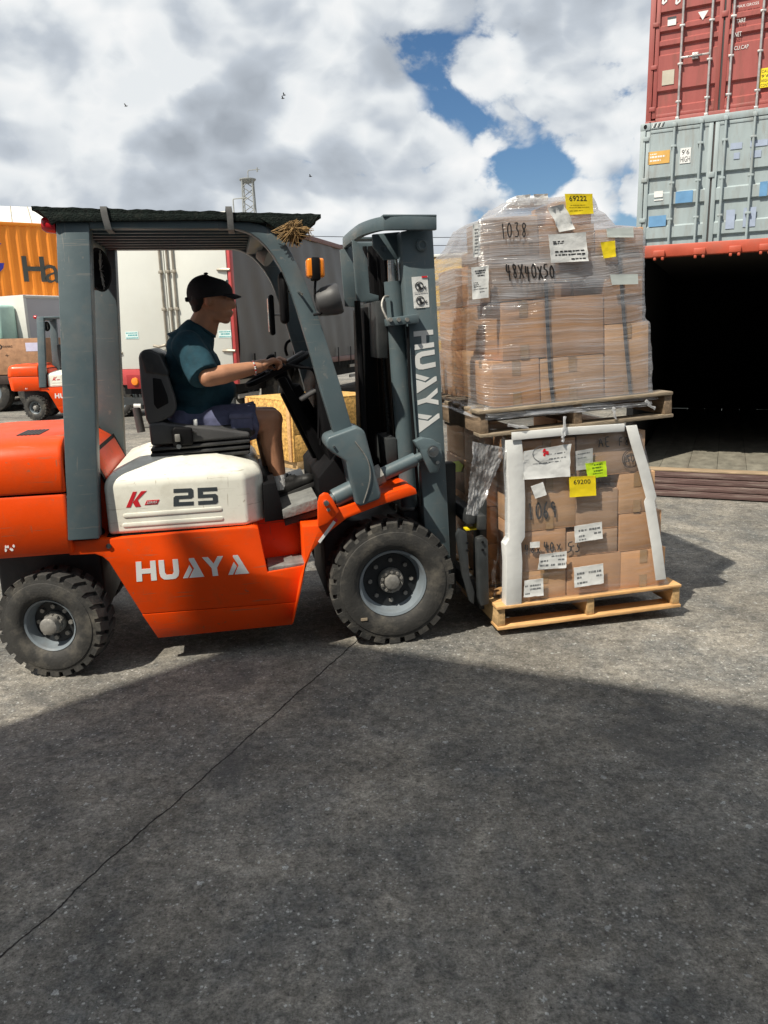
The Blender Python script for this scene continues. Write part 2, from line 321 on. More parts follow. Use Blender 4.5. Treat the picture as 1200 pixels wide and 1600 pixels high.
S = {  # handwriting strokes
 '0': [[(.5, 1), (.15, .75), (.1, .3), (.4, 0), (.8, .2), (.85, .7), (.5, 1)]], '1': [[(.45, 1), (.5, 0)]],
 '2': [[(.1, .8), (.4, 1), (.8, .8), (.6, .45), (.1, 0), (.9, .05)]], '3': [[(.1, .95), (.7, 1), (.4, .6), (.8, .4), (.65, .05), (.1, .1)]],
 '4': [[(.25, 1), (.1, .45), (.9, .5)], [(.65, .95), (.6, -.1)]], '5': [[(.85, 1), (.25, .95), (.2, .6), (.7, .55), (.75, .15), (.1, 0)]],
 '6': [[(.75, 1), (.25, .6), (.15, .15), (.5, 0), (.8, .25), (.5, .5), (.2, .3)]], '8': [[(.75, .85), (.4, 1), (.2, .75), (.75, .3), (.5, 0), (.2, .25), (.75, .75), (.75, .85)]],
 '9': [[(.8, .75), (.4, .95), (.2, .65), (.5, .45), (.8, .75), (.7, 0)]], 'X': [[(.1, .95), (.9, .05)], [(.85, 1), (.15, 0)]],
 'x': [[(.15, .65), (.8, .05)], [(.8, .65), (.15, .05)]], 'A': [[(.05, 0), (.45, 1), (.85, 0)], [(.2, .4), (.75, .4)]], 'E': [[(.85, 1), (.15, 1), (.15, 0), (.85, 0)], [(.15, .5), (.7, .5)]],
 'F': [[(.2, 0), (.2, 1), (.85, .95)], [(.2, .5), (.7, .5)]], 'R': [[(.15, 0), (.15, 1), (.7, .9), (.7, .6), (.2, .5), (.85, 0)]], ' ': [],
}
def bil(q, s, t):
    a, b, c, d = q
    return a * ((1 - s) * (1 - t)) + b * (s * (1 - t)) + c * (s * t) + d * ((1 - s) * t)
def on_quad(q, polys, depth, n, mb=None, surf=None):
    """map unit-square polygons on the 3D quad q (BL, BR, TR, TL), proud by depth along n"""
    mb = mb or MB()
    for poly in polys:
        ps = [surf(x, y) if surf else bil(q, x, y) for x, y in poly]; k = len(ps)
        mb.add([p + n * depth for p in ps] + [p - n * .0005 for p in ps], [tuple(range(k)), tuple(range(2 * k - 1, k - 1, -1))] + [(i, (i + 1) % k, (i + 1) % k + k, i + k) for i in range(k)])
    return mb
def word(txt, gap=.16, widths=None):
    polys = []; x = 0; tot = sum((widths or {}).get(c, 1) for c in txt) + gap * (len(txt) - 1)
    for c in txt:
        w_ = (widths or {}).get(c, 1)
        for p in G[c]: polys.append([((x + a * w_) / tot, b) for a, b in p])
        x += w_ + gap
    return polys
def scrawl(txt, wid=.035, asp=1.0, gap=.18):
    """handwriting as thin stroke quads; asp = width/height of the target quad"""
    polys = []; n = len(txt); tot = n + gap * (n - 1)
    for i, c in enumerate(txt):
        jx, jy, sx = random.uniform(-.05, .05), random.uniform(-.08, .08), random.uniform(.85, 1.05)
        for st in S[c]:
            pts = []
            for a, b in zip(st[:-1], st[1:]):
                for k in range(4): pts.append((a[0] + (b[0] - a[0]) * k / 4, a[1] + (b[1] - a[1]) * k / 4))
            pts.append(st[-1])
            for _ in range(2):
                pts = [pts[0]] + [tuple((pts[k - 1][j] + 2 * pts[k][j] + pts[k + 1][j]) / 4 for j in (0, 1)) for k in range(1, len(pts) - 1)] + [pts[-1]]
            P2 = [((i * (1 + gap) + jx + a * sx) / tot, jy + b) for a, b in pts]
            lft, rgt = [], []
            for k in range(len(P2)):
                a, b = P2[max(k - 1, 0)], P2[min(k + 1, len(P2) - 1)]
                dx, dy = (b[0] - a[0]) * asp, b[1] - a[1]; ln = math.hypot(dx, dy) or 1; wd = wid * (.75 + .5 * random.random() * .6)
                lft.append((P2[k][0] - dy / ln * wd / asp, P2[k][1] + dx / ln * wd)); rgt.append((P2[k][0] + dy / ln * wd / asp, P2[k][1] - dx / ln * wd))
            for k in range(len(P2) - 1): polys.append([lft[k], lft[k + 1], rgt[k + 1], rgt[k]])
    return polys
_tc = {}
def font_polys(txt):
    """outline of typed text in a unit square (built-in font), as triangles"""
    if txt in _tc: return _tc[txt]
    cu = bpy.data.curves.new('t', 'FONT'); cu.body = txt; cu.resolution_u = 2
    o = bpy.data.objects.new('t', cu); col.objects.link(o)
    dg = bpy.context.evaluated_depsgraph_get(); dg.update()
    me = bpy.data.meshes.new_from_object(o.evaluated_get(dg))
    xs = [v.co.x for v in me.vertices]; ys = [v.co.y for v in me.vertices]
    x0, x1, y0, y1 = min(xs), max(xs), min(ys), max(ys)
    P_ = [[((me.vertices[i].co.x - x0) / (x1 - x0), (me.vertices[i].co.y - y0) / (y1 - y0)) for i in p.vertices] for p in me.polygons]
    bpy.data.objects.remove(o); bpy.data.curves.remove(cu); bpy.data.meshes.remove(me)
    _tc[txt] = P_; return P_
def lines_polys(rows, seed=0):
    rnd = random.Random(seed); polys = []
    for (y, h, x0, x1) in rows:
        x = x0
        while x < x1:
            wd = rnd.uniform(.03, .12); polys.append([(x, y), (min(x + wd, x1), y), (min(x + wd, x1), y + h), (x, y + h)]); x += wd + rnd.uniform(.015, .04)
    return polys
UNIT = [(0, 0), (1, 0), (1, 1), (0, 1)]
def inset(p, x0, x1, y0, y1): return [[(x0 + a * (x1 - x0), y0 + b * (y1 - y0)) for a, b in q] for q in p]
# ------------------------------------------------------------------ the ground
def ground_material():
    m = bpy.data.materials.new('worn_asphalt'); m.use_nodes = True; t = m.node_tree; b = t.nodes['Principled BSDF']
    tc = N(t, 'ShaderNodeTexCoord'); pos = tc.outputs['Object']
    def noise(scale, detail=6, rough=.6, dist=0): 
        n = N(t, 'ShaderNodeTexNoise', inp={'Scale': scale, 'Detail': detail, 'Roughness': rough, 'Distortion': dist}); L(t, pos, n.inputs['Vector']); return n
    def rng(src, a, b_, c, d, sm=False):
        n = N(t, 'ShaderNodeMapRange', inp={'From Min': a, 'From Max': b_, 'To Min': c, 'To Max': d}); L(t, src, n.inputs[0]); return n.outputs[0]
    def mix(f, a, c, mode='MIX'):
        n = N(t, 'ShaderNodeMix', data_type='RGBA', blend_type=mode)
        for s_, v_ in ((0, f), (6, a), (7, c)):
            if hasattr(v_, 'is_linked') or hasattr(v_, 'links'): L(t, v_, n.inputs[s_])
            else: n.inputs[s_].default_value = v_ if not isinstance(v_, tuple) else (*v_, 1)
        return n.outputs[2]
    big = noise(.55, 3, .6, .4).outputs[0]; mid = noise(2.2, 7, .68, .5).outputs[0]; fine = noise(38, 5, .75).outputs[0]; grit = noise(210, 2, .8).outputs[0]
    c = mix(rng(big, .38, .62, 0, 1), (.215, .20, .172), (.30, .275, .23))
    c = mix(rng(mid, .40, .64, 0, .92), c, (.085, .095, .10))           # oil and tyre dirt
    c = mix(rng(fine, .3, .7, 0, .6), c, mix(.5, c, (.29, .27, .235)))
    c = mix(rng(grit, .50, .70, 0, .6), c, (.085, .085, .085))
    c = mix(rng(noise(7, 6, .75, .6).outputs[0], .50, .66, 0, .6), c, (.085, .09, .093))
    # pale stone chips and scraps ground into the surface
    def chips(scale, thr, colr, amt, cc, seed):
        mp = N(t, 'ShaderNodeMapping', inp={'Location': (seed, seed * 2, 0), 'Scale': (1, 1, 0)}); L(t, pos, mp.inputs[0])
        wz = N(t, 'ShaderNodeVectorMath', operation='MULTIPLY_ADD'); ns = N(t, 'ShaderNodeTexNoise', inp={'Scale': scale * 2.5, 'Detail': 2.0}); L(t, mp.outputs[0], ns.inputs['Vector'])
        L(t, ns.outputs['Color'], wz.inputs[0]); wz.inputs[1].default_value = (.9 / scale,) * 3; L(t, mp.outputs[0], wz.inputs[2])
        vo = N(t, 'ShaderNodeTexVoronoi', inp={'Scale': scale, 'Randomness': 1.0}); L(t, wz.outputs[0], vo.inputs['Vector'])
        sep = N(t, 'ShaderNodeSeparateColor'); L(t, vo.outputs['Color'], sep.inputs[0])
        pick = rng(sep.outputs[0], 1 - amt, 1 - amt + .01, 0, 1)
        size = N(t, 'ShaderNodeMath', operation='MULTIPLY', inp={1: thr}); L(t, sep.outputs[1], size.inputs[0])
        lt = N(t, 'ShaderNodeMath', operation='LESS_THAN'); L(t, vo.outputs['Distance'], lt.inputs[0]); L(t, size.outputs[0], lt.inputs[1])
        an = N(t, 'ShaderNodeMath', operation='MULTIPLY'); L(t, pick, an.inputs[0]); L(t, lt.outputs[0], an.inputs[1])
        sc_ = N(t, 'ShaderNodeMath', operation='MULTIPLY', inp={1: .75}); L(t, an.outputs[0], sc_.inputs[0])
        return mix(sc_.outputs[0], cc, colr)
    c = mix(rng(noise(14, 6, .75, .8).outputs[0], .40, .62, .0, .5), c, (.215, .20, .175))   # dry dust caught in the texture
    c = chips(36, .42, (.40, .41, .40), .05, c, 3.1)
    c = chips(95, .5, (.45, .45, .43), .17, c, 7.7)
    c = chips(120, .45, (.05, .05, .05), .10, c, 1.3)
    # the slab joint
    a, bb = ground_pt(18, 1482), ground_pt(547, 1010); d = (bb - a).normalized(); nn = Vector((-d.y, d.x, 0))
    wob = noise(3.0, 5, .65)
    wa = N(t, 'ShaderNodeVectorMath', operation='MULTIPLY_ADD'); L(t, wob.outputs['Color'], wa.inputs[0]); wa.inputs[1].default_value = (.06, .06, 0); L(t, pos, wa.inputs[2])
    dt = N(t, 'ShaderNodeVectorMath', operation='DOT_PRODUCT'); L(t, wa.outputs[0], dt.inputs[0]); dt.inputs[1].default_value = nn
    off = a.dot(nn) + Vector((.03, .03, 0)).dot(nn)
    su = N(t, 'ShaderNodeMath', operation='SUBTRACT', inp={1: off}); L(t, dt.outputs['Value'], su.inputs[0])
    ab = N(t, 'ShaderNodeMath', operation='ABSOLUTE'); L(t, su.outputs[0], ab.inputs[0])
    joint = rng(ab.outputs[0], .001, .0042, 1, 0)
    jn = N(t, 'ShaderNodeMath', operation='MULTIPLY'); L(t, joint, jn.inputs[0]); L(t, rng(fine, .25, .5, .55, 1), jn.inputs[1])
    c = mix(jn.outputs[0], c, (.012, .012, .012))
    # hairline cracks
    crv = N(t, 'ShaderNodeTexVoronoi', feature='DISTANCE_TO_EDGE', inp={'Scale': .38}); 
    wc = N(t, 'ShaderNodeVectorMath', operation='MULTIPLY_ADD'); L(t, mid_col(t, pos), wc.inputs[0]); wc.inputs[1].default_value = (.5, .5, 0); L(t, pos, wc.inputs[2]); L(t, wc.outputs[0], crv.inputs['Vector'])
    hair = rng(crv.outputs['Distance'], .0, .0014, .2, 0)
    c = mix(hair, c, (.05, .05, .05))
    grain = noise(85, 3, .8).outputs[0]
    c = mix(1.0, c, rng(grain, .32, .68, .55, 1.45), 'MULTIPLY')
    c = mix(1.0, c, rng(noise(26, 4, .75, .5).outputs[0], .32, .68, .58, 1.42), 'MULTIPLY')
    c = mix(1.0, c, rng(noise(5.5, 5, .72, .7).outputs[0], .34, .66, .79, 1.19), 'MULTIPLY')
    c = mix(1.0, c, rng(noise(.9, 4, .65, .6).outputs[0], .36, .64, .78, 1.22), 'MULTIPLY')
    stain = noise(1.15, 4, .62, .9).outputs[0]
    c = mix(rng(stain, .60, .68, 0, .5), c, (.07, .072, .074))          # old oil stains
    L(t, c, b.inputs['Base Color']); b.inputs['Roughness'].default_value = .82; b.inputs['Specular IOR Level'].default_value = .35
    h1 = N(t, 'ShaderNodeMath', operation='MULTIPLY_ADD', inp={1: .5}); L(t, fine, h1.inputs[0]); L(t, grit, h1.inputs[2])
    h2 = N(t, 'ShaderNodeMath', operation='MULTIPLY_ADD', inp={1: -3.0}); L(t, jn.outputs[0], h2.inputs[0]); L(t, h1.outputs[0], h2.inputs[2])
    bp = N(t, 'ShaderNodeBump', inp={'Strength': .9, 'Distance': .007}); L(t, h2.outputs[0], bp.inputs['Height']); L(t, bp.outputs[0], b.inputs['Normal'])
    return m
def mid_col(t, pos):
    n = N(t, 'ShaderNodeTexNoise', inp={'Scale': 1.7, 'Detail': 5.0}); L(t, pos, n.inputs['Vector']); return n.outputs['Color']
gm = MB(); gm.add([(-300, -120, 0), (300, -120, 0), (300, 700, 0), (-300, 700, 0)], [(0, 1, 2, 3)])
gr = gm.build('ground', ground_material(), smooth=False); tag(gr, 'worn dusty asphalt yard with a slab joint running across it', None, kind='structure')
deb = MB(); rnd = random.Random(3)
for i in range(1600):
    y = 1.2 + 9 * rnd.random() ** 1.7; x = rnd.uniform(-.55, .55) * y * 1.15; s_ = rnd.uniform(.0015, .0048) * (1 if rnd.random() < .9 else 1.7)
    m_ = Matrix.Translation((x, y, s_ * .3)) @ Matrix.Rotation(rnd.uniform(0, 6.28), 4, 'Z')
    deb.ball((0, 0, 0), 1, (m_ @ Matrix.Diagonal((s_, s_ * rnd.uniform(.5, 1), s_ * .5, 1))).to_3x3(), 5, 4)
    for k in range(15): deb.v[-1 - k] = tuple(Vector(deb.v[-1 - k]) + Vector((x, y, s_ * .3)))
gv = deb.build('gravel', mat('grit_stone', (.33, .325, .31), .8, var=.5, vscale=30)); tag(gv, 'loose pale grit and chips scattered over the asphalt', None, kind='stuff')

# ------------------------------------------------------------------ the tall shed behind the photographer whose corner shades the yard
FK = Frame(Matrix.Translation((-.089, 4.35, 0)) @ Matrix.Rotation(R(11), 4, 'Z'))
apex = FK.m @ Vector((-1.10, -.53, .81))
T = apex + to_sun * (5.7 / math.cos(SUN_EL))
ex = Vector((.913, -.408, 0)).normalized(); ey = Vector((-.408, -.913, 0))
shed = empty('tall_warehouse', Matrix.Translation((T.x, T.y, 0)))
tag(shed, 'tall grey warehouse behind the viewer whose corner throws the long yard shadow', 'warehouse')
cw = MB(); Hh = T.z
def sh(p, q, z): return ex * p + ey * q + Vector((0, 0, z))
cw.loft([[sh(.02, .02, 0), sh(40, .02, 0), sh(40, 16, 0), sh(.02, 16, 0)], [sh(.02, .02, Hh - .1), sh(40, .02, Hh - .1), sh(40, 16, Hh - .1), sh(.02, 16, Hh - .1)]])
WALLP = mat('grey_cladding', (.16, .17, .18), .6, var=.1, bump=.1, bscale=10)
cw.build('wall', WALLP, shed, smooth=False)
cr = MB(); cr.loft([[sh(0, 0, Hh - .1), sh(40.2, 0, Hh - .1), sh(40.2, 16.2, Hh - .1), sh(0, 16.2, Hh - .1)], [sh(0, 0, Hh), sh(40.2, 0, Hh), sh(40.2, 16.2, Hh), sh(0, 16.2, Hh)]])
cr.build('roof', mat('shed_roof', (.3, .3, .3), .5), shed, smooth=False)
for k in range(7):
    p = 3 + k * 5.4; db = MB(); db.loft([[sh(p, -.02, 0), sh(p + 3.2, -.02, 0), sh(p + 3.2, .01, 0), sh(p, .01, 0)], [sh(p, -.02, 3.8), sh(p + 3.2, -.02, 3.8), sh(p + 3.2, .01, 3.8), sh(p, .01, 3.8)]])
    db.build('door', mat('roller_door', (.20, .24, .27), .5), shed, smooth=False)
# ------------------------------------------------------------------ the forklift
fk = empty('forklift', FK.m)
tag(fk, 'large orange and grey forklift with a cream hood numbered 25 carrying two wrapped pallets', 'forklift', 'orange forklifts in the yard')
def P(u, v, y): return FK.px(u, v, y)
def PX(pts, y): return [((p := P(u, v, y)).x, p.z) for u, v in pts]
def plate(name, pts, y0, y1, m, parent=None, bevel=.004, seg=2, yref=None):
    return MB().prism(PX(pts, y0 if yref is None else yref), y0, y1).build(name, m, parent or fk, bevel, seg)
def smooth_path(pts, n=6):
    out = []; pts = [Vector(p) for p in pts]
    for i in range(len(pts) - 1):
        p0, p1, p2, p3 = pts[max(i - 1, 0)], pts[i], pts[i + 1], pts[min(i + 2, len(pts) - 1)]
        for k in range(n):
            t = k / n; out.append(.5 * ((2 * p1) + (p2 - p0) * t + (2 * p0 - 5 * p1 + 4 * p2 - p3) * t * t + (3 * p1 - p0 - 3 * p2 + p3) * t ** 3))
    out.append(pts[-1]); return out
def decal(name, polys, quad, y, m, parent, d=.001):
    q = [P(u, v, y) for u, v in quad]
    return on_quad(q, polys, d, Vector((0, -1, 0))).build(name, m, parent, smooth=False)
# --- chassis
YB = -.53
body = plate('body', [(108, 846), (160, 843), (396, 823), (404, 826), (418, 894), (476, 884), (470, 906), (463, 941), (222, 960), (170, 878), (160, 870), (148, 866), (108, 868)], YB, -.33, ORANGE, bevel=.006)
inner = MB().prism(PX([(120, 850), (398, 824), (500, 806), (487, 850), (460, 955), (252, 975), (165, 868), (120, 866)], YB), -.335, .335); inner.build('inner_frame', ORANGE, fk, .005)
plate('body', [(108, 846), (160, 843), (396, 823), (404, 826), (418, 894), (476, 884), (470, 906), (463, 941), (222, 960), (170, 878), (160, 870), (148, 866), (108, 868)], YB, -.33, ORANGE, bevel=.006).matrix_local = Matrix.Scale(-1, 4, (0, 1, 0))
# folded lower skirt leaning inwards
a, b_, c_, d_ = P(222, 960.6, YB), P(463, 941.6, YB), P(457, 976, YB + .035), P(247, 997, YB + .035)
sk = MB(); n_ = Vector((0, .03, .0)); sk.add([a, b_, c_, d_, a + n_, b_ + n_, c_ + n_, d_ + n_], [(0, 1, 2, 3), (7, 6, 5, 4), (0, 4, 5, 1), (1, 5, 6, 2), (2, 6, 7, 3), (3, 7, 4, 0)]); sk.build('lower_skirt', ORANGE, fk, .003)
ub = MB(); ub.box((-1.16, -.48, .16), (-.5, .48, .30)); ub.build('underbody', DSTEEL, fk, .01)
ax = MB(); ax.box((-1.95, -.28, .2), (-1.45, .28, .62)); ax.box((-1.60, -.45, .60), (-1.40, .45, .7)); ax.build('steer_axle', DSTEEL, fk, .02)
fa = MB(); fa.cyl((.02, -.4, .334), (.02, .4, .334), .1); fa.box((-.3, -.3, .2), (.2, .3, .62)); fa.build('drive_axle', DSTEEL, fk, .01)
# step tread in the recess and rear face of the recess
plate('step_tread', [(419, 893.5), (475, 884), (477, 879), (419, 887)], YB + .01, -.34, TREAD, bevel=.002)
# --- fender
fpts = [(458, 976), (470, 925), (479, 880), (487, 862), (504, 842), (520, 827), (542, 810), (593, 790), (652, 772), (650, 764), (641, 760), (620, 766), (559, 785), (528, 795), (500, 821), (472, 823), (477, 884), (470, 906)]
plate('front_fender', fpts, -.575, -.30, ORANGE, bevel=.006)
plate('front_fender', fpts, -.575, -.30, ORANGE, bevel=.006).matrix_local = Matrix.Scale(-1, 4, (0, 1, 0))
decal('warning_decal', [UNIT], [(497, 846), (500, 849), (525, 816), (521, 813)], -.5755, WHITE, fk)
decal('warning_decal', [UNIT], [(521.5, 814), (525.3, 816.5), (528, 812), (524, 809)], -.5755, RED, fk)
lug = plate('tilt_lug', [(497, 824), (497, 786), (500, 776), (507, 771), (514, 772), (520, 780), (530, 800), (512, 818)], -.60, -.565, ORANGE, bevel=.004)
lp = P(509, 785, -.60); MB().cyl((lp.x, -.625, lp.z), (lp.x, -.59, lp.z), .014).build('pivot_pin', CHROME, lug, .003)
lp2 = P(513, 796, -.60); MB().cyl((lp2.x, -.612, lp2.z), (lp2.x, -.59, lp2.z), .009).build('lock_bolt', HUB, lug, .002)
# --- counterweight
A0, A1 = P(103, 770, -.55), P(103, 866, -.55); xr = -2.16
def cw_ring(z, y, x0, x1, r=.10):
    pts = []
    for cx, cy, a0 in ((x1 - .02, -y + .02, 270), (x1 - .02, y - .02, 0), (x0 + r, y - r, 90), (x0 + r, -y + r, 180)):
        rr = .02 if cx > -1.8 else r
        for k in range(5):
            a = R(a0 + 90 * k / 4); pts.append(Vector((cx + rr * math.cos(a), cy + rr * math.sin(a), z)))
    return pts
zs0 = A1.z; zs1 = A0.z
MB().box((xr + .03, -.53, zs1 - .03), (A0.x - .004, .53, zs1 + .03)).build('seam_gap', BLACK, fk)
lo = MB(); lo.loft([cw_ring(zs0 - .0, .54, xr + .06, A0.x), cw_ring(zs0 + .02, .555, xr + .03, A0.x), cw_ring(zs1 - .018, .555, xr, A0.x), cw_ring(zs1 - .006, .548, xr, A0.x)])
cwo = lo.build('counterweight', ORANGE, fk, 0, ang=40)
zt = P(50, 690, -.5).z
hi = MB(); hi.loft([cw_ring(zs1 + .004, .55, xr, A0.x), cw_ring(zs1 + .014, .556, xr - .004, A0.x), cw_ring(zt - .08, .54, xr + .01, A0.x), cw_ring(zt - .03, .515, xr + .03, A0.x - .002), cw_ring(zt - .006, .47, xr + .07, A0.x - .004), cw_ring(zt + .012, .40, xr + .14, A0.x - .006)])
hi.build('counterweight_top', ORANGE, fk, 0, ang=40)
MB().prism([(A0.x - .004, zs1 - .28), (A0.x - .004, zt - .02), (-1.42, zt - .09), (-1.33, zs1 - .05), (-1.40, zs1 - .28)], -.38, .38).build('radiator_housing', ORANGE, fk, .02)
MB().prism([(-1.425, zt - .082), (-1.34, zs1 - .04), (-1.345, zs1 - .05), (-1.43, zt - .10)], -.41, .41).build('rubber_seal', BLACK, fk)
vr = MB()
for k in range(6): vr.box((-1.76 + k * .018, -.34, zt + .006), (-1.748 + k * .018, -.12, zt + .016))
vr.build('vent', DSTEEL, fk)
MB().cyl((-1.95, -.30, zt), (-1.95, -.30, zt + .018), .03).build('filler_cap', DSTEEL, fk, .004)
sp = MB(); rnd = random.Random(5)
for k in range(6):
    q = P(8 + rnd.uniform(-4, 20), 858 + rnd.uniform(-5, 4), -.5565); sp.prism([(q.x + .006 * math.cos(t) * rnd.uniform(.5, 1.2), q.z + .008 * math.sin(t) * rnd.uniform(.5, 1.2)) for t in [i * 1.05 for i in range(6)]], -.557, -.554)
sp.build('paint_chip', PAPER, fk, smooth=False)
# --- hood (cream cowl)
zc0 = P(168, 838, -.50).z + .004; zc1 = P(300, 734, -.50).z; x0 = P(166, 800, -.5).x; x1 = P(385, 800, -.5).x; x2 = P(414, 800, -.42).x
def hood_ring(z, ins, top=0):
    a_, b2, c2 = x0 + ins * .5 + top, x1 - ins, x2 - ins - top * .6
    y = .50 - ins; cy = .40 - ins
    base = [(a_, -y), (b2, -y), (c2, -cy), (c2, cy), (b2, y), (a_, y)]
    return [Vector((px_, py_, z)) for px_, py_ in base]
hd = MB(); hd.loft([hood_ring(zc0, 0), hood_ring(zc0 + .02, .0), hood_ring(zc1 - .05, .0), hood_ring(zc1 - .012, .022, .01), hood_ring(zc1, .05, .02), hood_ring(zc1 + .035, .14, .06), hood_ring(zc1 + .042, .16, .07)])
hood = hd.build('hood', CREAM, fk, .018, 3, ang=40)
MB().box((x0 - .01, -.495, zc0 - .022), (x1 + .03, .495, zc0 - .002)).build('hood_seal', BLACK, fk, .003)
for v0, v1 in (((196, 806), (344, 795)), ((195, 821), (346, 810))):
    q0, q1 = P(*v0, -.50), P(*v1, -.50)
    ring = MB()
    pts = []
    for (q, sg) in ((q0, -1), (q1, 1)):
        for k in range(7):
            a = R(90 + sg * -90 + (k - 3) * 30 * 1) if sg == 1 else R(180 + (k - 3) * 30)
            pts.append((q.x + .011 * math.cos(a), q.z + .011 * math.sin(a)))
    ring.prism(pts, -.5035, -.49); ring.build('hood_rib', CREAM, hood, .004, 2)
decal('numeral', word('25', .22), [(271, 791), (341, 787), (339, 761), (271, 764)], -.5005, DGREY, hood)
decal('logo_letter', G['K'], [(197, 793), (226, 791), (226, 767), (201, 769)], -.5005, RED, hood)
lg = decal('logo_bar', [[(0, 0), (.9, 0), (1, 1), (.06, 1)]], [(226, 789), (248, 787.5), (249, 780.5), (228, 782)], -.5005, RED, hood)
decal('logo_word', font_polys('SERIES'), [(229, 787.2), (245, 786), (246, 782.3), (230, 783.6)], -.5025, WHITE, lg)
decal('maker_name', word('HUAYA', .15), [(213.5, 909), (387, 896), (381, 866.5), (212, 878)], YB - .0005, WHITE, body)
nb = P(170, 853, YB); MB().cyl((nb.x, YB - .008, nb.z), (nb.x, YB, nb.z), .012).build('side_bolt', DSTEEL, body)
# --- overhead guard
YP = -.56
def mirror_y(o): o.matrix_local = Matrix.Scale(-1, 4, (0, 1, 0))
YT = -.465                                         # the guard leans in towards its roof
def yv(v): return YT + (YP - YT) * min(1, max(0, (v - 357) / (843 - 357)))
def leaning(name, pts, th, bevel):
    f_ = [P(u, v, yv(v)) for u, v in pts]; n = len(f_); bk_ = [p + Vector((0, th, 0)) for p in f_]
    return MB().add(f_ + bk_, [tuple(range(n)), tuple(range(2 * n - 1, n - 1, -1))] + [(i, (i + 1) % n, (i + 1) % n + n, i + n) for i in range(n)]).build(name, STEEL, fk, bevel)
pillar_pts = [(87, 347), (139, 347), (155, 842), (106, 845)]
og = leaning('guard_pillar', pillar_pts, .10, .006); mirror_y(leaning('guard_pillar', pillar_pts, .10, .006))
leg_out = [(340, 345), (368, 347), (390, 347), (408, 351), (422, 357), (434, 366), (446, 380), (456, 396), (476, 436), (490, 474), (506, 520), (530, 596), (552, 674)]
leg_in = [(524, 684), (502, 612), (484, 548), (464, 482), (452, 448), (440, 420), (428, 400), (416, 385), (404, 373), (392, 365), (380, 360), (366, 357), (340, 357)]
lgp = leg_out + leg_in
legn = leaning('guard_leg', lgp, .075, .005); mirror_y(leaning('guard_leg', lgp, .075, .005))
rail = [(139.5, 346), (341, 345), (341, 357), (139.5, 357)]
leaning('guard_rail', rail, .07, .004); mirror_y(leaning('guard_rail', rail, .07, .004))
zr = P(250, 352, YT).z; xa, xb = P(100, 350, YT).x, P(395, 352, YT).x
for k in range(7):
    y = -.345 + k * .115; MB().box((xa + .06, y - .011, zr - .02), (xb - .01, y + .011, zr + .022)).build('roof_bar', STEEL, fk, .003)
MB().box((xb - .01, -.392, zr - .045), (xb + .07, .392, zr + .02)).build('roof_crossbar', STEEL, fk, .006)
MB().box((xa - .05, -.36, zr - .05), (xa + .06, .36, zr + .02)).build('roof_crossbar', STEEL, fk, .006)
# bracket at the foot of the front leg
br = [(509, 690), (513, 683), (557, 667), (565, 669), (571, 676), (596, 772), (594, 780), (563, 792), (556, 788), (541, 722), (517, 706), (511, 700)]
plate('leg_bracket', br, -.60, -.40, STEEL, bevel=.012, seg=3); mirror_y(plate('leg_bracket', br, -.60, -.40, STEEL, bevel=.012, seg=3))
bb = P(522, 698, -.605); MB().cyl((bb.x, -.61, bb.z), (bb.x, -.59, bb.z), .006).build('bracket_bolt', CHROME, fk)
MB().tube(smooth_path([P(555, 690, -.603), P(575, 720, -.607), P(578, 750, -.607), P(568, 786, -.604)]), .003, 6).build('loose_wire', HUB, fk)
# roof mat, ties, straw
zt0 = P(60, 322, -.49).z; zt1 = P(498, 334, -.49).z; xm0, xm1 = P(48, 321, -.49).x, P(500, 333, -.49).x
rm = MB(); NX, NY = 60, 16; rnd = random.Random(11)
def mat_z(i, j): 
    t = i / NX; return zt0 + (zt1 - zt0) * t + .0018 * math.sin(i * .9 + j) + rnd.uniform(-.002, .002) + (.018 if 30 < i < 44 and j > 9 else 0)
top = [[Vector((xm0 + (xm1 - xm0) * i / NX + (0 if 0 < i < NX else rnd.uniform(-.01, .01)), -.48 + .96 * j / NY + (0 if 0 < j < NY else rnd.uniform(-.006, .006)), mat_z(i, j))) for j in range(NY + 1)] for i in range(NX + 1)]
vs, fs = [], []
for i in range(NX + 1):
    for j in range(NY + 1): vs.append(top[i][j])
o_ = len(vs)
for i in range(NX + 1):
    for j in range(NY + 1):
        edge = 0.0; t = i / NX
        dz = .03 if .06 < t < .93 else .014
        p = top[i][j]; vs.append(Vector((p.x, p.y, p.z - dz - rnd.uniform(0, .006))))
W_ = NY + 1
for i in range(NX):
    for j in range(NY):
        q = (i * W_ + j, i * W_ + j + 1, (i + 1) * W_ + j + 1, (i + 1) * W_ + j); fs.append(q[::-1]); fs.append(tuple(k + o_ for k in q))
for i in range(NX):
    for j in (0, NY):
        a, b_ = i * W_ + j, (i + 1) * W_ + j; fs.append((a, b_, b_ + o_, a + o_))
for j in range(NY):
    for i in (0, NX):
        a, b_ = i * W_ + j, i * W_ + j + 1; fs.append((a, b_, b_ + o_, a + o_))
rm.add(vs, fs); cover = rm.build('roof_cover', ROOFM, fk, ang=60)
plate('roof_valance', [(74, 342), (60, 329), (100, 332), (440, 337), (410, 349), (388, 346), (350, 344), (150, 346), (88, 347), (80, 352)], -.485, -.468, ROOFM, cover, bevel=.004)
mirror_y(plate('roof_valance', [(74, 342), (60, 329), (100, 332), (440, 337), (410, 349), (388, 346), (350, 344), (150, 346), (88, 347), (80, 352)], -.485, -.468, ROOFM, cover, bevel=.004))
plate('front_flap', [(405, 340), (498, 336), (466, 384), (440, 366), (424, 352)], -.490, -.468, ROOFM, cover, bevel=.004)
st = MB(); ctr = P(458, 356, -.492); rnd = random.Random(2)
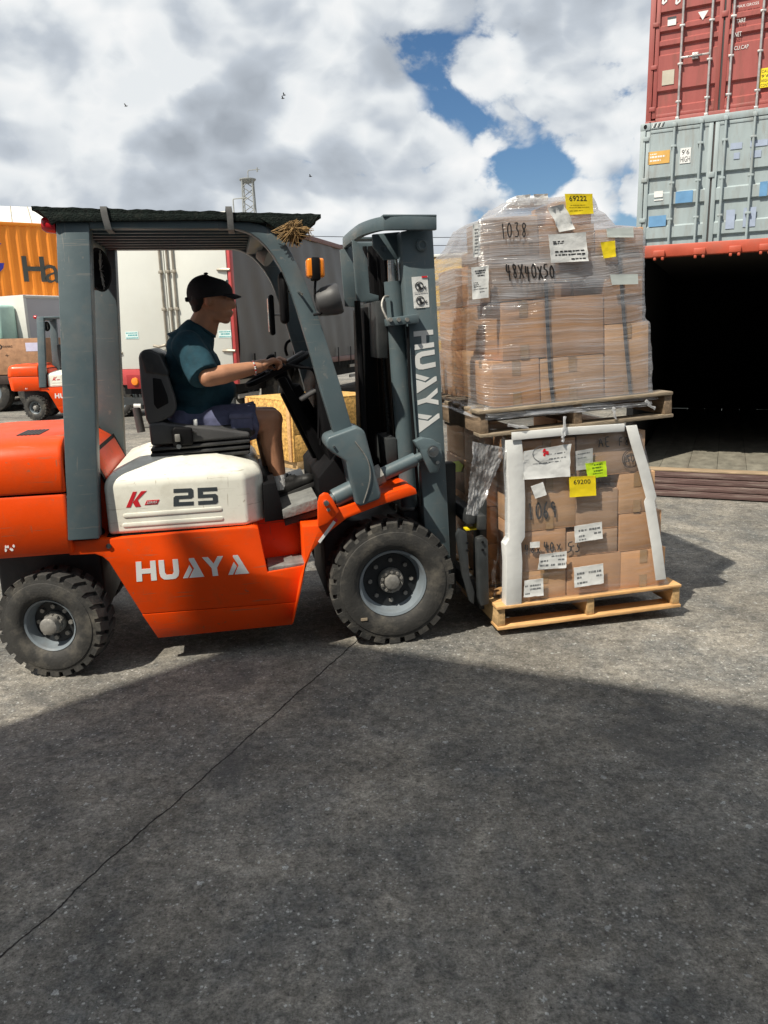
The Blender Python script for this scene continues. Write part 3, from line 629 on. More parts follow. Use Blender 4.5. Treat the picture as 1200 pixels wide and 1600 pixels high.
for k in range(300):
    a = rnd.uniform(0, 2 * math.pi); ln = rnd.uniform(.02, .10); up_ = math.sin(a)
    if up_ > .15: ln *= .55
    r0 = rnd.uniform(0, .03); cvx = rnd.uniform(-.02, .02)
    p0 = ctr + Vector((math.cos(a) * r0, rnd.uniform(-.02, .02), math.sin(a) * r0)); p1 = ctr + Vector((math.cos(a) * ln * 1.05, rnd.uniform(-.014, .01), math.sin(a) * ln * .8 - .012)); pm = (p0 + p1) / 2 + Vector((cvx, -.006, cvx))
    st.tube([p0, pm, p1], .0016, 3)
sto = st.build('straw_tuft', STRAW, cover, smooth=False); sto['kind'] = 'stuff'
for (uu, dx) in ((163, 8), (359, 2)):
    tb = MB(); hw = .014
    pth = [P(uu - 2, 323, -.492), P(uu, 335, -.492), P(uu + dx * .8, 358, -.475), P(uu + dx * 1.6, 365, -.36)]
    pth = [pth[0] + Vector((0, .25, .012))] + pth
    rings = []
    for p in pth: rings.append([p + Vector((-hw, -.002, -.002)), p + Vector((hw, -.002, -.002)), p + Vector((hw, .002, .002)), p + Vector((-hw, .002, .002))])
    tb.loft(rings); tb.build('tie_strap', TIE, cover)
# tail lamp, horn / alarm drum, work lamp under roof
tl = P(79, 352, -.42); MB().lathe([(0, .0), (.0, .025), (.02, .036), (.06, .036), (.064, .0)], (tl.x - .035, -.42, tl.z + .005), (1, 0, -.1), 20).build('tail_lamp', REDP, fk, 0)
fc = P(158, 425, -.2); MB().lathe([(-.05, .0), (-.05, .07), (-.02, .085), (.035, .095), (.045, .10), (.045, .088), (.02, .07), (.015, 0)], (fc.x - .03, -.3, fc.z), (.9, -.4, 0), 28).build('cab_fan', BLACK, fk)
fan = MB(); 
for k in range(14):
    a = R(k * 360 / 14); fan.tube([Vector((fc.x + .01, -.3, fc.z)), Vector((fc.x + .01 + .012, -.3 + .09 * math.cos(a), fc.z + .09 * math.sin(a)))], .002, 4)
fan.build('fan_guard', HUB, fk)
MB().tube([Vector((fc.x - .05, -.3, fc.z - .08)), Vector((fc.x - .07, -.34, fc.z - .13)), Vector((fc.x - .09, -.42, fc.z - .12))], .014, 8).build('fan_bracket', DSTEEL, fk)
wl = P(408, 392, .25); MB().lathe([(0, .0), (0, .05), (.05, .062), (.062, .06), (.064, 0)], wl, (.75, -.35, -.5), 20).build('work_lamp', HUB, fk)
# --- turn lamp, head lamp, mirrors
b0 = P(478, 404, -.55); b1 = P(507, 434, -.55)
lm = MB().box((b0.x, -.58, b1.z), (b1.x, -.50, b0.z)).build('turn_lamp', AMBER, fk, .012, 3)
cx_ = (b0.x + b1.x) / 2; MB().box((cx_ - .02, -.586, b1.z - .012), (cx_ + .02, -.496, b0.z + .004)).build('lamp_body', BLACK, lm, .008)
MB().tube(smooth_path([P(493, 437, -.54), P(492, 456, -.54), P(494, 472, -.54), P(503, 488, -.54), P(490, 492, -.52)]), .006, 8).build('lamp_stalk', BLACK, fk)
hl = P(513, 470, -.52); MB().lathe([(-.065, .0), (-.065, .025), (-.05, .052), (-.02, .066), (.02, .072), (.05, .072), (.06, .066), (.062, .0)], hl, (.93, -.12, .2), 24).build('head_lamp', SHELL, fk)
MB().tube([P(498, 492, -.52), P(512, 491, -.52), P(524, 489, -.5)], .007, 8).build('lamp_bracket', HUB, fk)
MB().tube([P(505, 490, -.52), P(512, 478, -.52)], .008, 8).build('lamp_bracket', BLACK, fk)
m0, m1 = P(434, 425, -.35), P(456, 506, -.35)
mo = MB().box((m0.x, -.40, m1.z), (m1.x - .012, -.30, m0.z)).build('mirror', BLACK, fk, .022, 3)
MB().tube([P(452, 455, -.36), P(468, 456, -.5), P(472, 460, -.52)], .006).build('mirror_arm', CHROME, fk)
m0, m1 = P(418, 461, .5), P(430, 524, .5)
mf = MB().box((m0.x, .42, m1.z), (m1.x, .56, m0.z)).build('mirror', BLACK, fk, .02, 3)
MB().box((m0.x - .004, .435, m1.z + .02), (m0.x + .003, .545, m0.z - .02)).build('mirror_face', GLASSM, mf, .003)
MB().tube([P(429, 492, .5), P(440, 492, .52)], .006).build('mirror_arm', HUB, fk)
MB().tube(smooth_path([P(466, 528, .5), P(450, 534, .5), P(446, 545, .5), P(449, 556, .5)]), .009).build('grab_handle', BLACK, fk)
# --- wheels
DISC = mat('dark_wheel_disc', (.016, .019, .022), .5, var=.2, dirt=(.05, .05, .05), dirt_amt=.5, dscale=14)  # wheel discs near black, darker than the rims around them
def wheel(cx, cz, rad, width, yo, rimr, nl, turn=0, lugs_w=.045, near=True, hubr=.075, deep=.07):
    """outer face in plane y = 0 of the wheel's own frame, axle along +y"""
    s = 1 if near else -1
    M_ = Matrix.Translation((cx, yo, cz)) @ Matrix.Rotation(turn, 4, 'Z') @ Matrix.Scale(s, 4, (0, 1, 0))
    rim = MB().lathe([(deep + .02, .0), (deep, hubr * 1.1), (deep, rimr * .80), (deep - .01, rimr * .86), (.028, rimr * .90), (.016, rimr * .93), (.010, rimr), (.022, rimr * 1.03), (width, rimr * 1.0), (width, 0)], (0, 0, 0), (0, 1, 0), 48)
    ro = rim.build('wheel', RIM, fk, 0, ang=30); ro.matrix_local = M_
    rb = rad * .925
    prof = [(.02, rimr * .99), (.006, rimr * 1.05), (-.004, rimr * 1.12), (-.010, rimr + (rb - rimr) * .30), (-.014, rimr + (rb - rimr) * .55), (-.008, rimr + (rb - rimr) * .78), (-.004, rimr + (rb - rimr) * .80), (-.002, rb * .97), (.012, rb), (width - .012, rb), (width + .004, rb * .97), (width + .012, rimr + (rb - rimr) * .5), (width, rimr * 1.02)]
    ty = MB().lathe(prof, (0, 0, 0), (0, 1, 0), 72, False)
    for k in range(nl):
        for side in (0, 1):
            a = 2 * math.pi * (k + (.5 if side else 0)) / nl; da = 2 * math.pi / nl * .365
            y0, y1 = (-.002, width * .50) if not side else (width * .50, width + .002)
            rings = []
            for (yy, sk_, r_in, r_out) in ((y0 if not side else y1, 0, rb * .90, rad * .985), ((y0 + .012) if not side else (y1 - .012), .0, rb * .95, rad), ((y1) if not side else y0, da * .9, rb * .97, rad)):
                ring = [Vector((r_ * math.sin(a + sk_ + e_), yy, r_ * math.cos(a + sk_ + e_))) for r_, e_ in ((r_in, -da), (r_out, -da * .9), (r_out * 1.001, 0), (r_out, da * .9), (r_in, da))]
                rings.append(ring)
            ty.loft(rings)
    ty.build('tyre', RUBBER, ro, 0, ang=35)
    MB().lathe([(deep - .002, 0), (deep - .004, rimr * .5), (deep - .006, rimr * .80), (deep + .004, rimr * .84)], (0, 0, 0), (0, 1, 0), 40).build('wheel_disc', DISC, ro, 0, ang=40)
    hb = MB().lathe([(deep + .01, 0), (deep + .005, hubr), (deep - .02, hubr), (deep - .03, hubr * .92), (deep - .03, hubr * .6), (deep - .06, hubr * .55), (deep - .065, hubr * .35), (deep - .065, 0)], (0, 0, 0), (0, 1, 0), 28)
    hb.build('hub', HUB, ro, 0, ang=30)
    for rr, n, sz in ((hubr * .78, 10, .009), (rimr * .62, 8, .013)):
        for k in range(n):
            a = 2 * math.pi * k / n; p = Vector((rr * math.sin(a), deep - (.03 if n == 10 else 0), rr * math.cos(a)))
            MB().cyl(p + Vector((0, .004, 0)), p - Vector((0, .016, 0)), sz, sz * .9, 6).build('wheel_bolt', HUB, ro)
    return ro
fa_ = P(615, 911.5, -.57)
wheel(fa_.x, .331, .331, .20, -.57, .178, 24, hubr=.068, deep=.085); wheel(fa_.x, .331, .331, .20, .57, .178, 24, near=False, hubr=.068, deep=.085)
ra_ = P(76, 980, -.545)
wr_ = wheel(ra_.x, .264, .264, .165, -.545, .130, 24, turn=R(-16), hubr=.055, deep=.075)
mkp = P(569, 968, -.586); MB().box((mkp.x - .017, -.5865, mkp.z - .007), (mkp.x + .017, -.583, mkp.z + .007)).build('tyre_mark', mat('tan_mark', (.35, .28, .2), .7), fk)
hbx = MB().lathe([(.075, 0), (.07, .045), (-.005, .042), (-.012, .03), (-.012, 0)], (0, 0, 0), (0, 1, 0), 24).build('hub_cap', HUB, wr_)
wheel(ra_.x, .264, .264, .165, .545, .130, 24, turn=R(-18), near=False, hubr=.055, deep=.075)
# --- cockpit floor, dash, column, pedals
plate('floor_plate', [(441, 797), (496, 778), (497, 795), (443, 811)], -.47, .47, TREAD, bevel=.002)
plate('kick_panel', [(411, 757), (431, 754), (442, 796), (443, 812), (414, 816)], -.46, .40, BLACK, bevel=.004)
plate('cross_member', [(444, 812), (497, 796), (497, 806), (446, 822)], -.44, .44, DSTEEL, bevel=.003)
plate('dashboard', [(497, 610), (503, 585), (510, 580), (525, 620), (546, 690), (560, 735), (520, 735), (508, 690)], -.34, .42, BLACK, bevel=.006)
plate('toe_board', [(497, 748), (545, 690), (562, 735), (560, 790), (500, 790)], -.40, .42, BLACK, bevel=.005)
cl = P(437, 580, 0); cb = P(500, 690, 0)
MB().tube([cl, cl.lerp(cb, .2), cl.lerp(cb, .25), cb + Vector((.02, 0, -.06))], .03, 12, [.028, .03, .062, .075]).build('steering_column', BLACK, fk)
plate('column_cover', [(433, 592), (446, 588), (470, 632), (504, 690), (520, 735), (505, 735), (470, 665), (438, 602)], -.10, .10, BLACK, bevel=.012)
sw_n = (Vector((-.42, 0, .90))).normalized(); swc = P(434, 577, 0)
sw = MB(); seg = 40; uu = Vector((0, 1, 0)); vv_ = sw_n.cross(uu)
sw.tube([swc + (uu * math.cos(2 * math.pi * k / seg) + vv_ * math.sin(2 * math.pi * k / seg)) * .185 for k in range(seg + 1)], .0145, 10)
swo = sw.build('steering_wheel', BLACK, fk)
sp_ = MB()
for a in (20, 140, 260):
    d = uu * math.cos(R(a)) + vv_ * math.sin(R(a)); sp_.tube([swc - sw_n * .02, swc + d * .18], .012, 8)
sp_.lathe([(-.05, .0), (-.05, .04), (.0, .05), (.012, .045), (.016, 0)], swc, sw_n, 20); sp_.build('spoke', BLACK, swo)
kn = P(427, 566, -.13); MB().lathe([(-.02, .012), (.0, .014), (.012, .024), (.035, .024), (.042, .012), (.043, 0)], kn, sw_n, 16).build('spinner_knob', BLACK, swo)
for (u0, v0, u1, v1, u2, v2, y) in ((447, 570, 490, 580, 497, 600, -.22), (455, 566, 498, 584, 500, 610, -.16)):
    MB().tube(smooth_path([P(u0, v0, y), P((u0 + u1) / 2, (v0 + v1) / 2 - 1, y), P(u1, v1, y), P(u2 + 1, v2 + 20, y), P(u2 + 1, v2 + 85, y)]), .008, 8).build('control_lever', BLACK, fk)
dg_ = MB(); dg_.box((-.055, -.06, -.012), (.055, .06, .012)); do = dg_.build('instrument_pod', SHELL, fk, .01); p = P(462, 558, .05); do.matrix_local = Matrix.Translation(p) @ Matrix.Rotation(R(-28), 4, 'Y')
dg_ = MB(); dg_.box((-.05, -.05, -.01), (.05, .05, .01)); do = dg_.build('lever_pod', SHELL, fk, .008); p = P(481, 617, -.18); do.matrix_local = Matrix.Translation(p) @ Matrix.Rotation(R(-28), 4, 'Y')
kp = P(496, 567, -.28); MB().ball(kp, .018).build('lever_knob', BLACK, fk)
ext = MB().tube([P(500, 582, -.40), P(507, 598, -.40)], .018, 12).build('red_valve', RED, fk)
MB().tube([P(510, 604, -.40), P(519, 638, -.40)], .006, 8).build('valve_hose', HUB, fk)
ex2 = MB().tube([P(513, 620, -.42), P(519, 632, -.42), P(534, 672, -.42)], .017, 12, [.012, .018, .018]).build('spray_bottle', PAPER, fk)
MB().tube([P(513.5, 621, -.421), P(518.6, 631, -.421)], .0135, 12, [.0125, .0185]).build('spray_cap', RED, ex2)
for (u, v, y, a) in ((500, 740, -.06, -40), (512, 745, .08, -45), (520, 748, -.2, -45)):
    pd = MB(); pd.box((-.055, -.03, -.007), (.055, .03, .007)); po = pd.build('pedal', SHELL, fk, .005); po.matrix_local = Matrix.Translation(P(u, v, y)) @ Matrix.Rotation(R(a), 4, 'Y')
# --- seat
plate('seat_base', [(238, 724), (390, 709), (392, 690), (236, 700)], -.26, .26, BLACK, bevel=.012, yref=-.26)
for k in range(3):
    z_ = .0065 * k; plate('bellows', [(235, 723 - 8.5 * k), (391, 709 - 8.5 * k), (391, 704 - 8.5 * k), (235, 718 - 8.5 * k)], -.285, .285, VINYL, bevel=.008, yref=-.285)
plate('seat_pan', [(232, 662), (236, 697), (392, 685), (390, 676), (330, 668), (262, 662), (255, 660)], -.27, .27, SHELL, bevel=.014, seg=3, yref=-.27)
cus = MB(); q = [P(262, 672, -.24), P(395, 668, -.24)]
cus.box((q[0].x - .02, -.235, q[0].z - .06), (q[1].x + .015, .235, q[0].z + .012)); cus.build('seat_cushion', VINYL, fk, .035, 4)
bk = [(216, 556), (220, 549), (230, 547), (243, 552), (262, 585), (274, 622), (276, 638), (270, 650), (250, 660), (234, 667), (228, 655), (220, 610)]
bkin = [(238, 590), (252, 592), (262, 618), (264, 630), (246, 640), (240, 632)]
for yy in (-.26, .205):
    bo = plate('seat_bolster', bk, yy, yy + .055, SHELL, bevel=.02, seg=3, yref=-.26)
plate('backrest', [(220, 552), (232, 549), (244, 556), (258, 590), (268, 625), (262, 640), (246, 655), (236, 655), (228, 610)], -.205, .205, VINYL, bevel=.02, seg=3, yref=-.26)
plate('head_pad', [(217, 554), (222, 547), (234, 545), (250, 553), (264, 582), (262, 590), (246, 586), (226, 584)], -.265, .265, VINYL, bevel=.018, seg=3, yref=-.265)
plate('lumbar_recess', bkin, -.263, -.25, BLACK, bevel=.006, yref=-.263)
plate('belt_reel', [(268, 672), (272, 667), (300, 669), (302, 695), (270, 698)], -.31, -.27, BLACK, bevel=.012, seg=3, yref=-.31)
bkl = P(277, 684, -.315); MB().box((bkl.x - .012, -.322, bkl.z - .02), (bkl.x + .014, -.31, bkl.z + .018)).build('belt_buckle', HUB, fk, .004)
MB().cyl((bkl.x + .004, -.32, bkl.z - .045), (bkl.x + .004, -.305, bkl.z - .045), .012).build('reel_bolt', CHROME, fk)
MB().tube([P(300, 672, -.29), P(308, 676, -.285)], .008, 8).build('adjust_lever', SHELL, fk)
MB().tube([P(213, 637, .1), P(221, 675, .1)], .022, 12).build('seat_strut', SHELL, fk); MB().tube([P(209, 635, .1), P(220, 635, .1)], .014, 10).build('strut_knob', PAPER, fk)
MB().cyl(P(388, 680, -.18), P(392, 681, -.18), .013).build('seat_knob', CHROME, fk)
# --- mast
MY = -.46
mo_pts = [(626, 362), (676, 352), (703, 850), (707, 935), (673, 938), (662, 800)]
mast = plate('mast_channel', mo_pts, MY, MY + .11, STEEL, bevel=.006); mfar = plate('mast_channel', mo_pts, MY, MY + .11, STEEL, bevel=.006); mirror_y(mfar)
mtop = P(660, 352, MY); ztop, zb2 = P(660, 341, MY).z, P(660, 362, MY).z
xT0, xT1 = P(601, 350, MY).x, P(677, 345, MY).x; xB = xT0 - .075
pa = [(xT1, MY - .05), (xT0 + .02, MY - .05), (xT0 - .035, MY - .01), (xT0 - .075, MY + .14), (xT0 - .085, MY + .30), (xT0 - .085, -MY - .30), (xT0 - .075, -MY - .14), (xT0 - .035, -MY + .01), (xT0 + .02, -MY + .05), (xT1, -MY + .05)]
pa = [(p.x, p.y) for p in smooth_path([Vector((x, y, 0)) for x, y in pa], 3)]
tb = MB(); rings = []
for i, (x, y) in enumerate(pa):
    a, b_ = pa[max(i - 1, 0)], pa[min(i + 1, len(pa) - 1)]; d = Vector((b_[0] - a[0], b_[1] - a[1], 0)).normalized(); nrm = Vector((-d.y, d.x, 0)) * .014
    p = Vector((x, y, 0)); rings.append([p + nrm + Vector((0, 0, zb2)), p - nrm + Vector((0, 0, zb2)), p - nrm + Vector((0, 0, ztop)), p + nrm + Vector((0, 0, ztop))])
tb.loft(rings); tb.build('top_tie', STEEL, fk, .004)
MB().box((xT0 - .02, MY - .065, ztop - .002), (xT1, MY + .12, ztop + .008)).build('top_plate', STEEL, fk, .002); MB().box((xT0 - .02, -MY - .12, ztop - .002), (xT1, -MY + .02, ztop + .008)).build('top_plate', STEEL, fk, .002)
plate('guide_plate', [(531, 390), (548, 386), (560, 400), (562, 480), (539, 479)], .24, .255, STEEL, bevel=.003)
plate('guide_plate', [(550, 374), (562, 380), (574, 405), (578, 458), (592, 462), (592, 470), (560, 473), (557, 467)], -.20, -.185, STEEL, bevel=.003)
tbk = plate('cylinder_bracket', [(582, 366), (625, 362), (625, 402), (622, 405), (600, 406), (583, 385)], -.36, -.335, STEEL, bevel=.003)
rp = P(599, 388, -.36); MB().lathe([(0, .0), (0, .012), (-.004, .018), (-.008, .018), (-.008, .012), (-.004, .008)], rp, (0, 1, 0), 20).build('ring_bolt', STEEL, tbk)
rp = P(659, 383, MY); MB().lathe([(0, .03), (-.01, .028), (-.012, .02), (-.006, .012), (-.006, 0)], rp, (0, 1, 0), 24).build('roller_cap', STEEL, mast)
for sy in (-1, 1):
    for (y_, nm) in ((.29, 'inner_channel'),):
        q = PX([(634, 370), (655, 366), (682, 850), (682, 930), (660, 930)], -.36)
        MB().prism(q, sy * .275, sy * .345).build(nm, BLACK, fk, .004)
for sy in (-1, 1):
    a, b_, c1, d1 = P(613, 405, -.33), P(614, 440, -.33), P(617, 500, -.33), P(640, 790, -.33)
    f = lambda p: Vector((p.x, sy * abs(p.y), p.z))
    cyl = MB().tube([f(b_), f(d1)], .047, 20).build('lift_cylinder', STEEL, fk, ang=40); MB().tube([f(a) + Vector((0, 0, .02)), f(b_)], .026, 16).build('piston_rod', CHROME, cyl)
    MB().tube([f(b_), f(b_) - Vector((-.001, 0, .03))], .046, 20).build('gland_nut', STEEL, cyl)
for (u0, u1, y, r_) in ((558, 572, -.30, .016), (583, 602, -.05, .03), (594, 612, .10, .03), (590, 618, -.15, .012), (602, 632, -.12, .012), (570, 596, .20, .012), (578, 600, .16, .012)):
    MB().tube([P(u0, 470 if r_ == .016 else 385, y), P((u0 + u1) / 2, 600, y), P(u1, 750, y)], r_, 10).build('hydraulic_hose' if r_ < .02 else 'lift_chain', BLACK, fk)
MB().box((xT0 - .0, -.35, .9), (xT0 + .06, .35, 1.06)).build('mast_crossmember', DSTEEL, fk, .006)
plate('mast_crossmember', [(630, 800), (668, 795), (672, 870), (640, 875)], -.34, .34, DSTEEL, bevel=.005); plate('mast_crossmember', [(588, 470), (606, 470), (606, 560), (592, 560)], -.34, .34, DSTEEL, bevel=.005, yref=-.34)
plate('mast_shroud', [(568, 480), (586, 478), (600, 760), (575, 760)], -.10, .26, BLACK, bevel=.01)
# chain links on the lift chain
lk = MB()
for k in range(34):
    t = k / 34; q = P(596 + 12 * t, 480 + 230 * t, -.14); lk.box((q.x - .008, -.16, q.z - .011), (q.x + .008, -.135, q.z + .011))
lk.build('lift_chain', DSTEEL, fk, .002)
plate('hose_clamp', [(607, 497), (655, 490), (655, 505), (608, 509)], -.50, -.465, STEEL, bevel=.004)
plate('hose_clamp', [(606, 498), (634, 494), (634, 507), (607, 510)], -.43, -.30, STEEL, bevel=.004)
for u in (610, 623, 636):
    q = P(u, 499.5, -.505); MB().cyl((q.x, -.512, q.z), (q.x, -.49, q.z), .010).build('clamp_bolt', HUB, fk)
MB().tube(smooth_path([P(608, 505, -.45), P(597, 480, -.42), P(600, 465, -.4), P(607, 463, -.38)]), .006).build('hydraulic_hose', HUB, fk)
MB().tube([P(637, 510, -.475), P(640, 600, -.475), P(655, 790, -.47)], .008).build('hydraulic_hose', BLACK, fk)
# sticker
stk = decal('sticker', [UNIT], [(647, 482), (671, 480), (668, 431), (643, 433)], MY - .0005, PAPER, mast)
def ring_poly(cx, cy, rx, ry, w_):
    n = 20; return [[(cx + rx * math.cos(a), cy + ry * math.sin(a)), (cx + rx * math.cos(b), cy + ry * math.sin(b)), (cx + (rx - w_) * math.cos(b), cy + (ry - w_ * .5) * math.sin(b)), (cx + (rx - w_) * math.cos(a), cy + (ry - w_ * .5) * math.sin(a))] for a, b in [(2 * math.pi * k / n, 2 * math.pi * (k + 1) / n) for k in range(n)]]
ic = []
for cy in (.70, .24):
    ic += ring_poly(.44, cy, .27, .14, .05) + [[(.22, cy + .08), (.26, cy + .1), (.68, cy - .09), (.64, cy - .11)], [(.40, cy - .08), (.48, cy - .08), (.48, cy + .06), (.40, cy + .06)], [(.38, cy - .1), (.44, cy - .1), (.40, cy - .02)], [(.46, cy - .1), (.56, cy - .1), (.48, cy)], [(.39, cy + .065), (.49, cy + .065), (.44, cy + .10)], [(.76, cy - .1), (.88, cy - .1), (.84, cy - .085), (.80, cy - .06), (.86, cy - .02), (.80, cy - .01), (.76, cy - .05)]]
ic += lines_polys([(.49, .012, .1, .9), (.03, .012, .1, .7)], 4)
decal('sticker_print', ic, [(647, 482), (671, 480), (668, 431), (643, 433)], MY - .004, INK, stk, .001)
decal('sticker_flag', [UNIT], [(659, 434), (667.7, 433.5), (667.5, 431), (658.8, 431.5)], MY - .004, RED, stk, .001)
# the maker's name down the mast: letters read from top to bottom
decal('maker_name', [[(y, 1 - x) for x, y in p] for p in word('HUAYA', .15, {'Y': .92})], [(655, 674), (687.5, 661), (676.5, 515), (646, 518)], MY - .0005, WHITE, mast)
# --- tilt cylinders
for sy in (1, -1):
    f = lambda p: Vector((p.x, p.y * sy, p.z))
    a, b_, c1, d1 = P(512, 784, -.53), P(590, 745, -.50), P(652, 716, -.49), P(673, 706, -.49)
    e0 = a.lerp(b_, .12)
    tc_ = MB().tube([f(e0), f(e0.lerp(b_, .05)), f(b_)], .05, 18, [.046, .048, .048]).build('tilt_cylinder', STEEL, fk, ang=40)
    MB().tube([f(b_), f(b_.lerp(c1, .95))], .036, 16).build('rod_sleeve', STEEL, tc_, ang=40); MB().tube([f(b_.lerp(c1, .8)), f(d1)], .024, 14).build('tilt_rod', STEEL, tc_)
    MB().tube([f(a), f(e0)], .03, 14).build('rod_eye', STEEL, tc_)
    MB().tube([f(b_ + Vector((-.03, -.02, .0))), f(b_ + Vector((.02, -.02, .02)))], .052, 8).build('gland_clamp', HUB, tc_)
for k in (0, 1):
    ea = [(650, 690), (662, 684), (676, 686), (690, 697), (692, 716), (684, 738), (672, 740), (664, 722), (655, 702)]
    o = plate('tilt_ear', ea, -.53, -.505, STEEL, bevel=.006)
    o2 = plate('tilt_ear', [(648, 690), (662, 684), (690, 694), (686, 702), (655, 704)], -.53, -.462, STEEL, bevel=.006)
    q = P(676, 705, -.535)
    pin = MB().lathe([(0, .03), (-.012, .03), (-.012, .022), (-.02, .02), (-.022, 0)], q, (0, 1, 0), 20).build('tilt_pin', CHROME, o); q2 = P(683, 722, -.535); MB().cyl(q2, q2 - Vector((0, .012, 0)), .01, .01, 6).build('ear_bolt', CHROME, o)
    if k:
        mirror_y(o); mirror_y(o2)
# --- carriage and forks (ahead of the mast)
xc = .44
cg = MB(); cg.box((xc, -.50, .60), (xc + .05, .50, .68)).build('carriage_bar', DSTEEL, fk, .008); MB().box((xc, -.50, .22), (xc + .05, .50, .30)).build('carriage_bar', DSTEEL, fk, .008)
MB().box((xc - .1, -.30, .15), (xc, -.22, .9)).build('carriage_plate', DSTEEL, fk, .008); MB().box((xc - .1, .22, .15), (xc, .30, .9)).build('carriage_plate', DSTEEL, fk, .008)
MB().box((xc + .055, -.52, .57), (xc + .10, .52, .65)).build('shifter_bar', DSTEEL, fk, .008); MB().box((xc + .055, -.52, .16), (xc + .10, .52, .23)).build('shifter_bar', DSTEEL, fk, .008)
sp2 = plate('side_plate', [(713, 836), (717, 826), (730, 832), (734, 900), (742, 925), (741, 945), (734, 940), (723, 900)], -.535, -.505, DSTEEL, bevel=.006)
sp3 = plate('side_plate', [(745, 842), (756, 838), (763, 844), (765, 944), (752, 948), (748, 935)], -.56, -.515, DSTEEL, bevel=.008)
for (u, v, y, pr) in ((733, 848, -.54, sp2), (733, 860, -.54, sp2), (757, 847, -.565, sp3), (757, 859, -.565, sp3)):
    q = P(u - 3, v, y); MB().cyl(q, q - Vector((0, .006, 0)), .007).build('bolt', BLACK, pr)
q = P(735, 826, -.45); MB().box((q.x - .03, -.47, q.z - .004), (q.x + .03, -.42, q.z + .004)).build('yellow_tag', YELLOW, fk)
for sy in (-1, 1):
    y0 = sy * .33
    fo = MB().prism([(xc + .105, .70), (xc + .15, .70), (xc + .15, .125), (xc + .30, .120), (1.62, .115), (1.64, .108), (1.62, .095), (xc + .30, .075), (xc + .105, .072)], y0 - .055, y0 + .055); fo.build('fork', DSTEEL, fk, .006)
# ------------------------------------------------------------------ the driver
def Q(u, v, y): return P(u, v, y)
def wr(a, f=18.0):      # small cloth folds
    return lambda co: a * (math.sin(co.x * f * 1.7 + co.z * f) * math.sin(co.z * f * 1.3 - co.y * f * .8) + .5 * math.sin(co.z * f * 2.3 + co.x * f * .6))
hipR, hipL = Q(292, 664, -.10), Q(292, 664, .10); knR, knL = Q(423, 657, -.125), Q(419, 652, .13); anR, anL = Q(436, 748, -.125), Q(424, 742, .12)
shR, shL = Q(291, 543, -.185), Q(297, 545, .175); elR, elL = Q(325, 590, -.300), Q(335, 590, .25); wrR, wrL = Q(405, 573, -.215), Q(415, 569, .13)
nk0, nk1 = Q(307, 526, 0), Q(321, 494, 0)
bd = MB()
bd.ball(Q(300, 652, 0), (.14, .16, .12)); bd.ball(Q(305, 610, 0), (.14, .15, .13)); bd.ball(Q(296, 568, 0), (.13, .165, .13)); bd.capsule(shR, shL, .065, .065)
bd.capsule(nk0, nk1, .072, .062); bd.capsule(Q(330, 520, 0), Q(334, 500, 0), .03, .03); bd.ball(Q(303, 530, 0), (.075, .12, .05))
for s_, h_, k_, a_ in ((-1, hipR, knR, anR), (1, hipL, knL, anL)):
    bd.capsule(h_, k_, .085, .062); mid_ = k_.lerp(a_, .30); bd.capsule(k_, mid_ + Vector((-.016, 0, 0)), .062, .063); bd.capsule(mid_ + Vector((-.016, 0, 0)), a_, .063, .040)
    bd.ball(k_ + Vector((.012, 0, .006)), .055); bd.capsule(a_, a_ + Vector((.05, 0, -.055)), .036, .034); bd.capsule(a_ + Vector((.03, 0, -.06)), a_ + Vector((.16, 0, -.04)), .034, .025)
for sh_, e_, w_ in ((shR, elR, wrR), (shL, elL, wrL)):
    bd.capsule(sh_, e_, .055, .044); m_ = e_.lerp(w_, .3); bd.capsule(e_, m_, .047, .049); bd.capsule(m_, w_, .049, .031)
# head in profile (looking along +x)
hc = Q(330, 462, 0)
bd.ball(hc + Vector((-.012, 0, .0)), (.098, .076, .098)); bd.ball(Q(340, 473, 0), (.076, .066, .075)); bd.ball(Q(343, 488, 0), (.058, .055, .05)); bd.capsule(Q(330, 492, -.035), Q(350, 499, -.012), .026, .022); bd.capsule(Q(330, 492, .035), Q(350, 499, .012), .026, .022)
bd.ball(Q(352.5, 500, 0), (.026, .034, .021)); bd.capsule(Q(359.5, 464, 0), Q(364.5, 477.5, 0), .013, .017); bd.ball(Q(361, 480, 0), (.016, .022, .010)); bd.ball(Q(359.5, 487.5, 0), (.018, .028, .0095)); bd.ball(Q(358.5, 493, 0), (.017, .026, .0095))
bd.capsule(Q(356, 463, -.04), Q(358, 463, .04), .016, .016)
for s_ in (-1, 1): bd.ball(Q(326, 470, 0) + Vector((0, s_ * .078, 0)), (.020, .015, .033)); bd.ball(Q(346, 478, 0) + Vector((0, s_ * .042, 0)), (.03, .022, .03))
person = remesh('person', bd, SKIN, None, .0062, 3)
person.matrix_world = FK.m
tag(person, 'person in a dark teal t-shirt, navy shorts and black cap driving the large forklift', 'person')
eye = MB()
for s_ in (-1, 1): eye.ball(Q(355.5, 469.5, 0) + Vector((-.006, s_ * .031, 0)), .011)
eye.build('eye', mat('eye', (.5, .48, .45), .2), person)
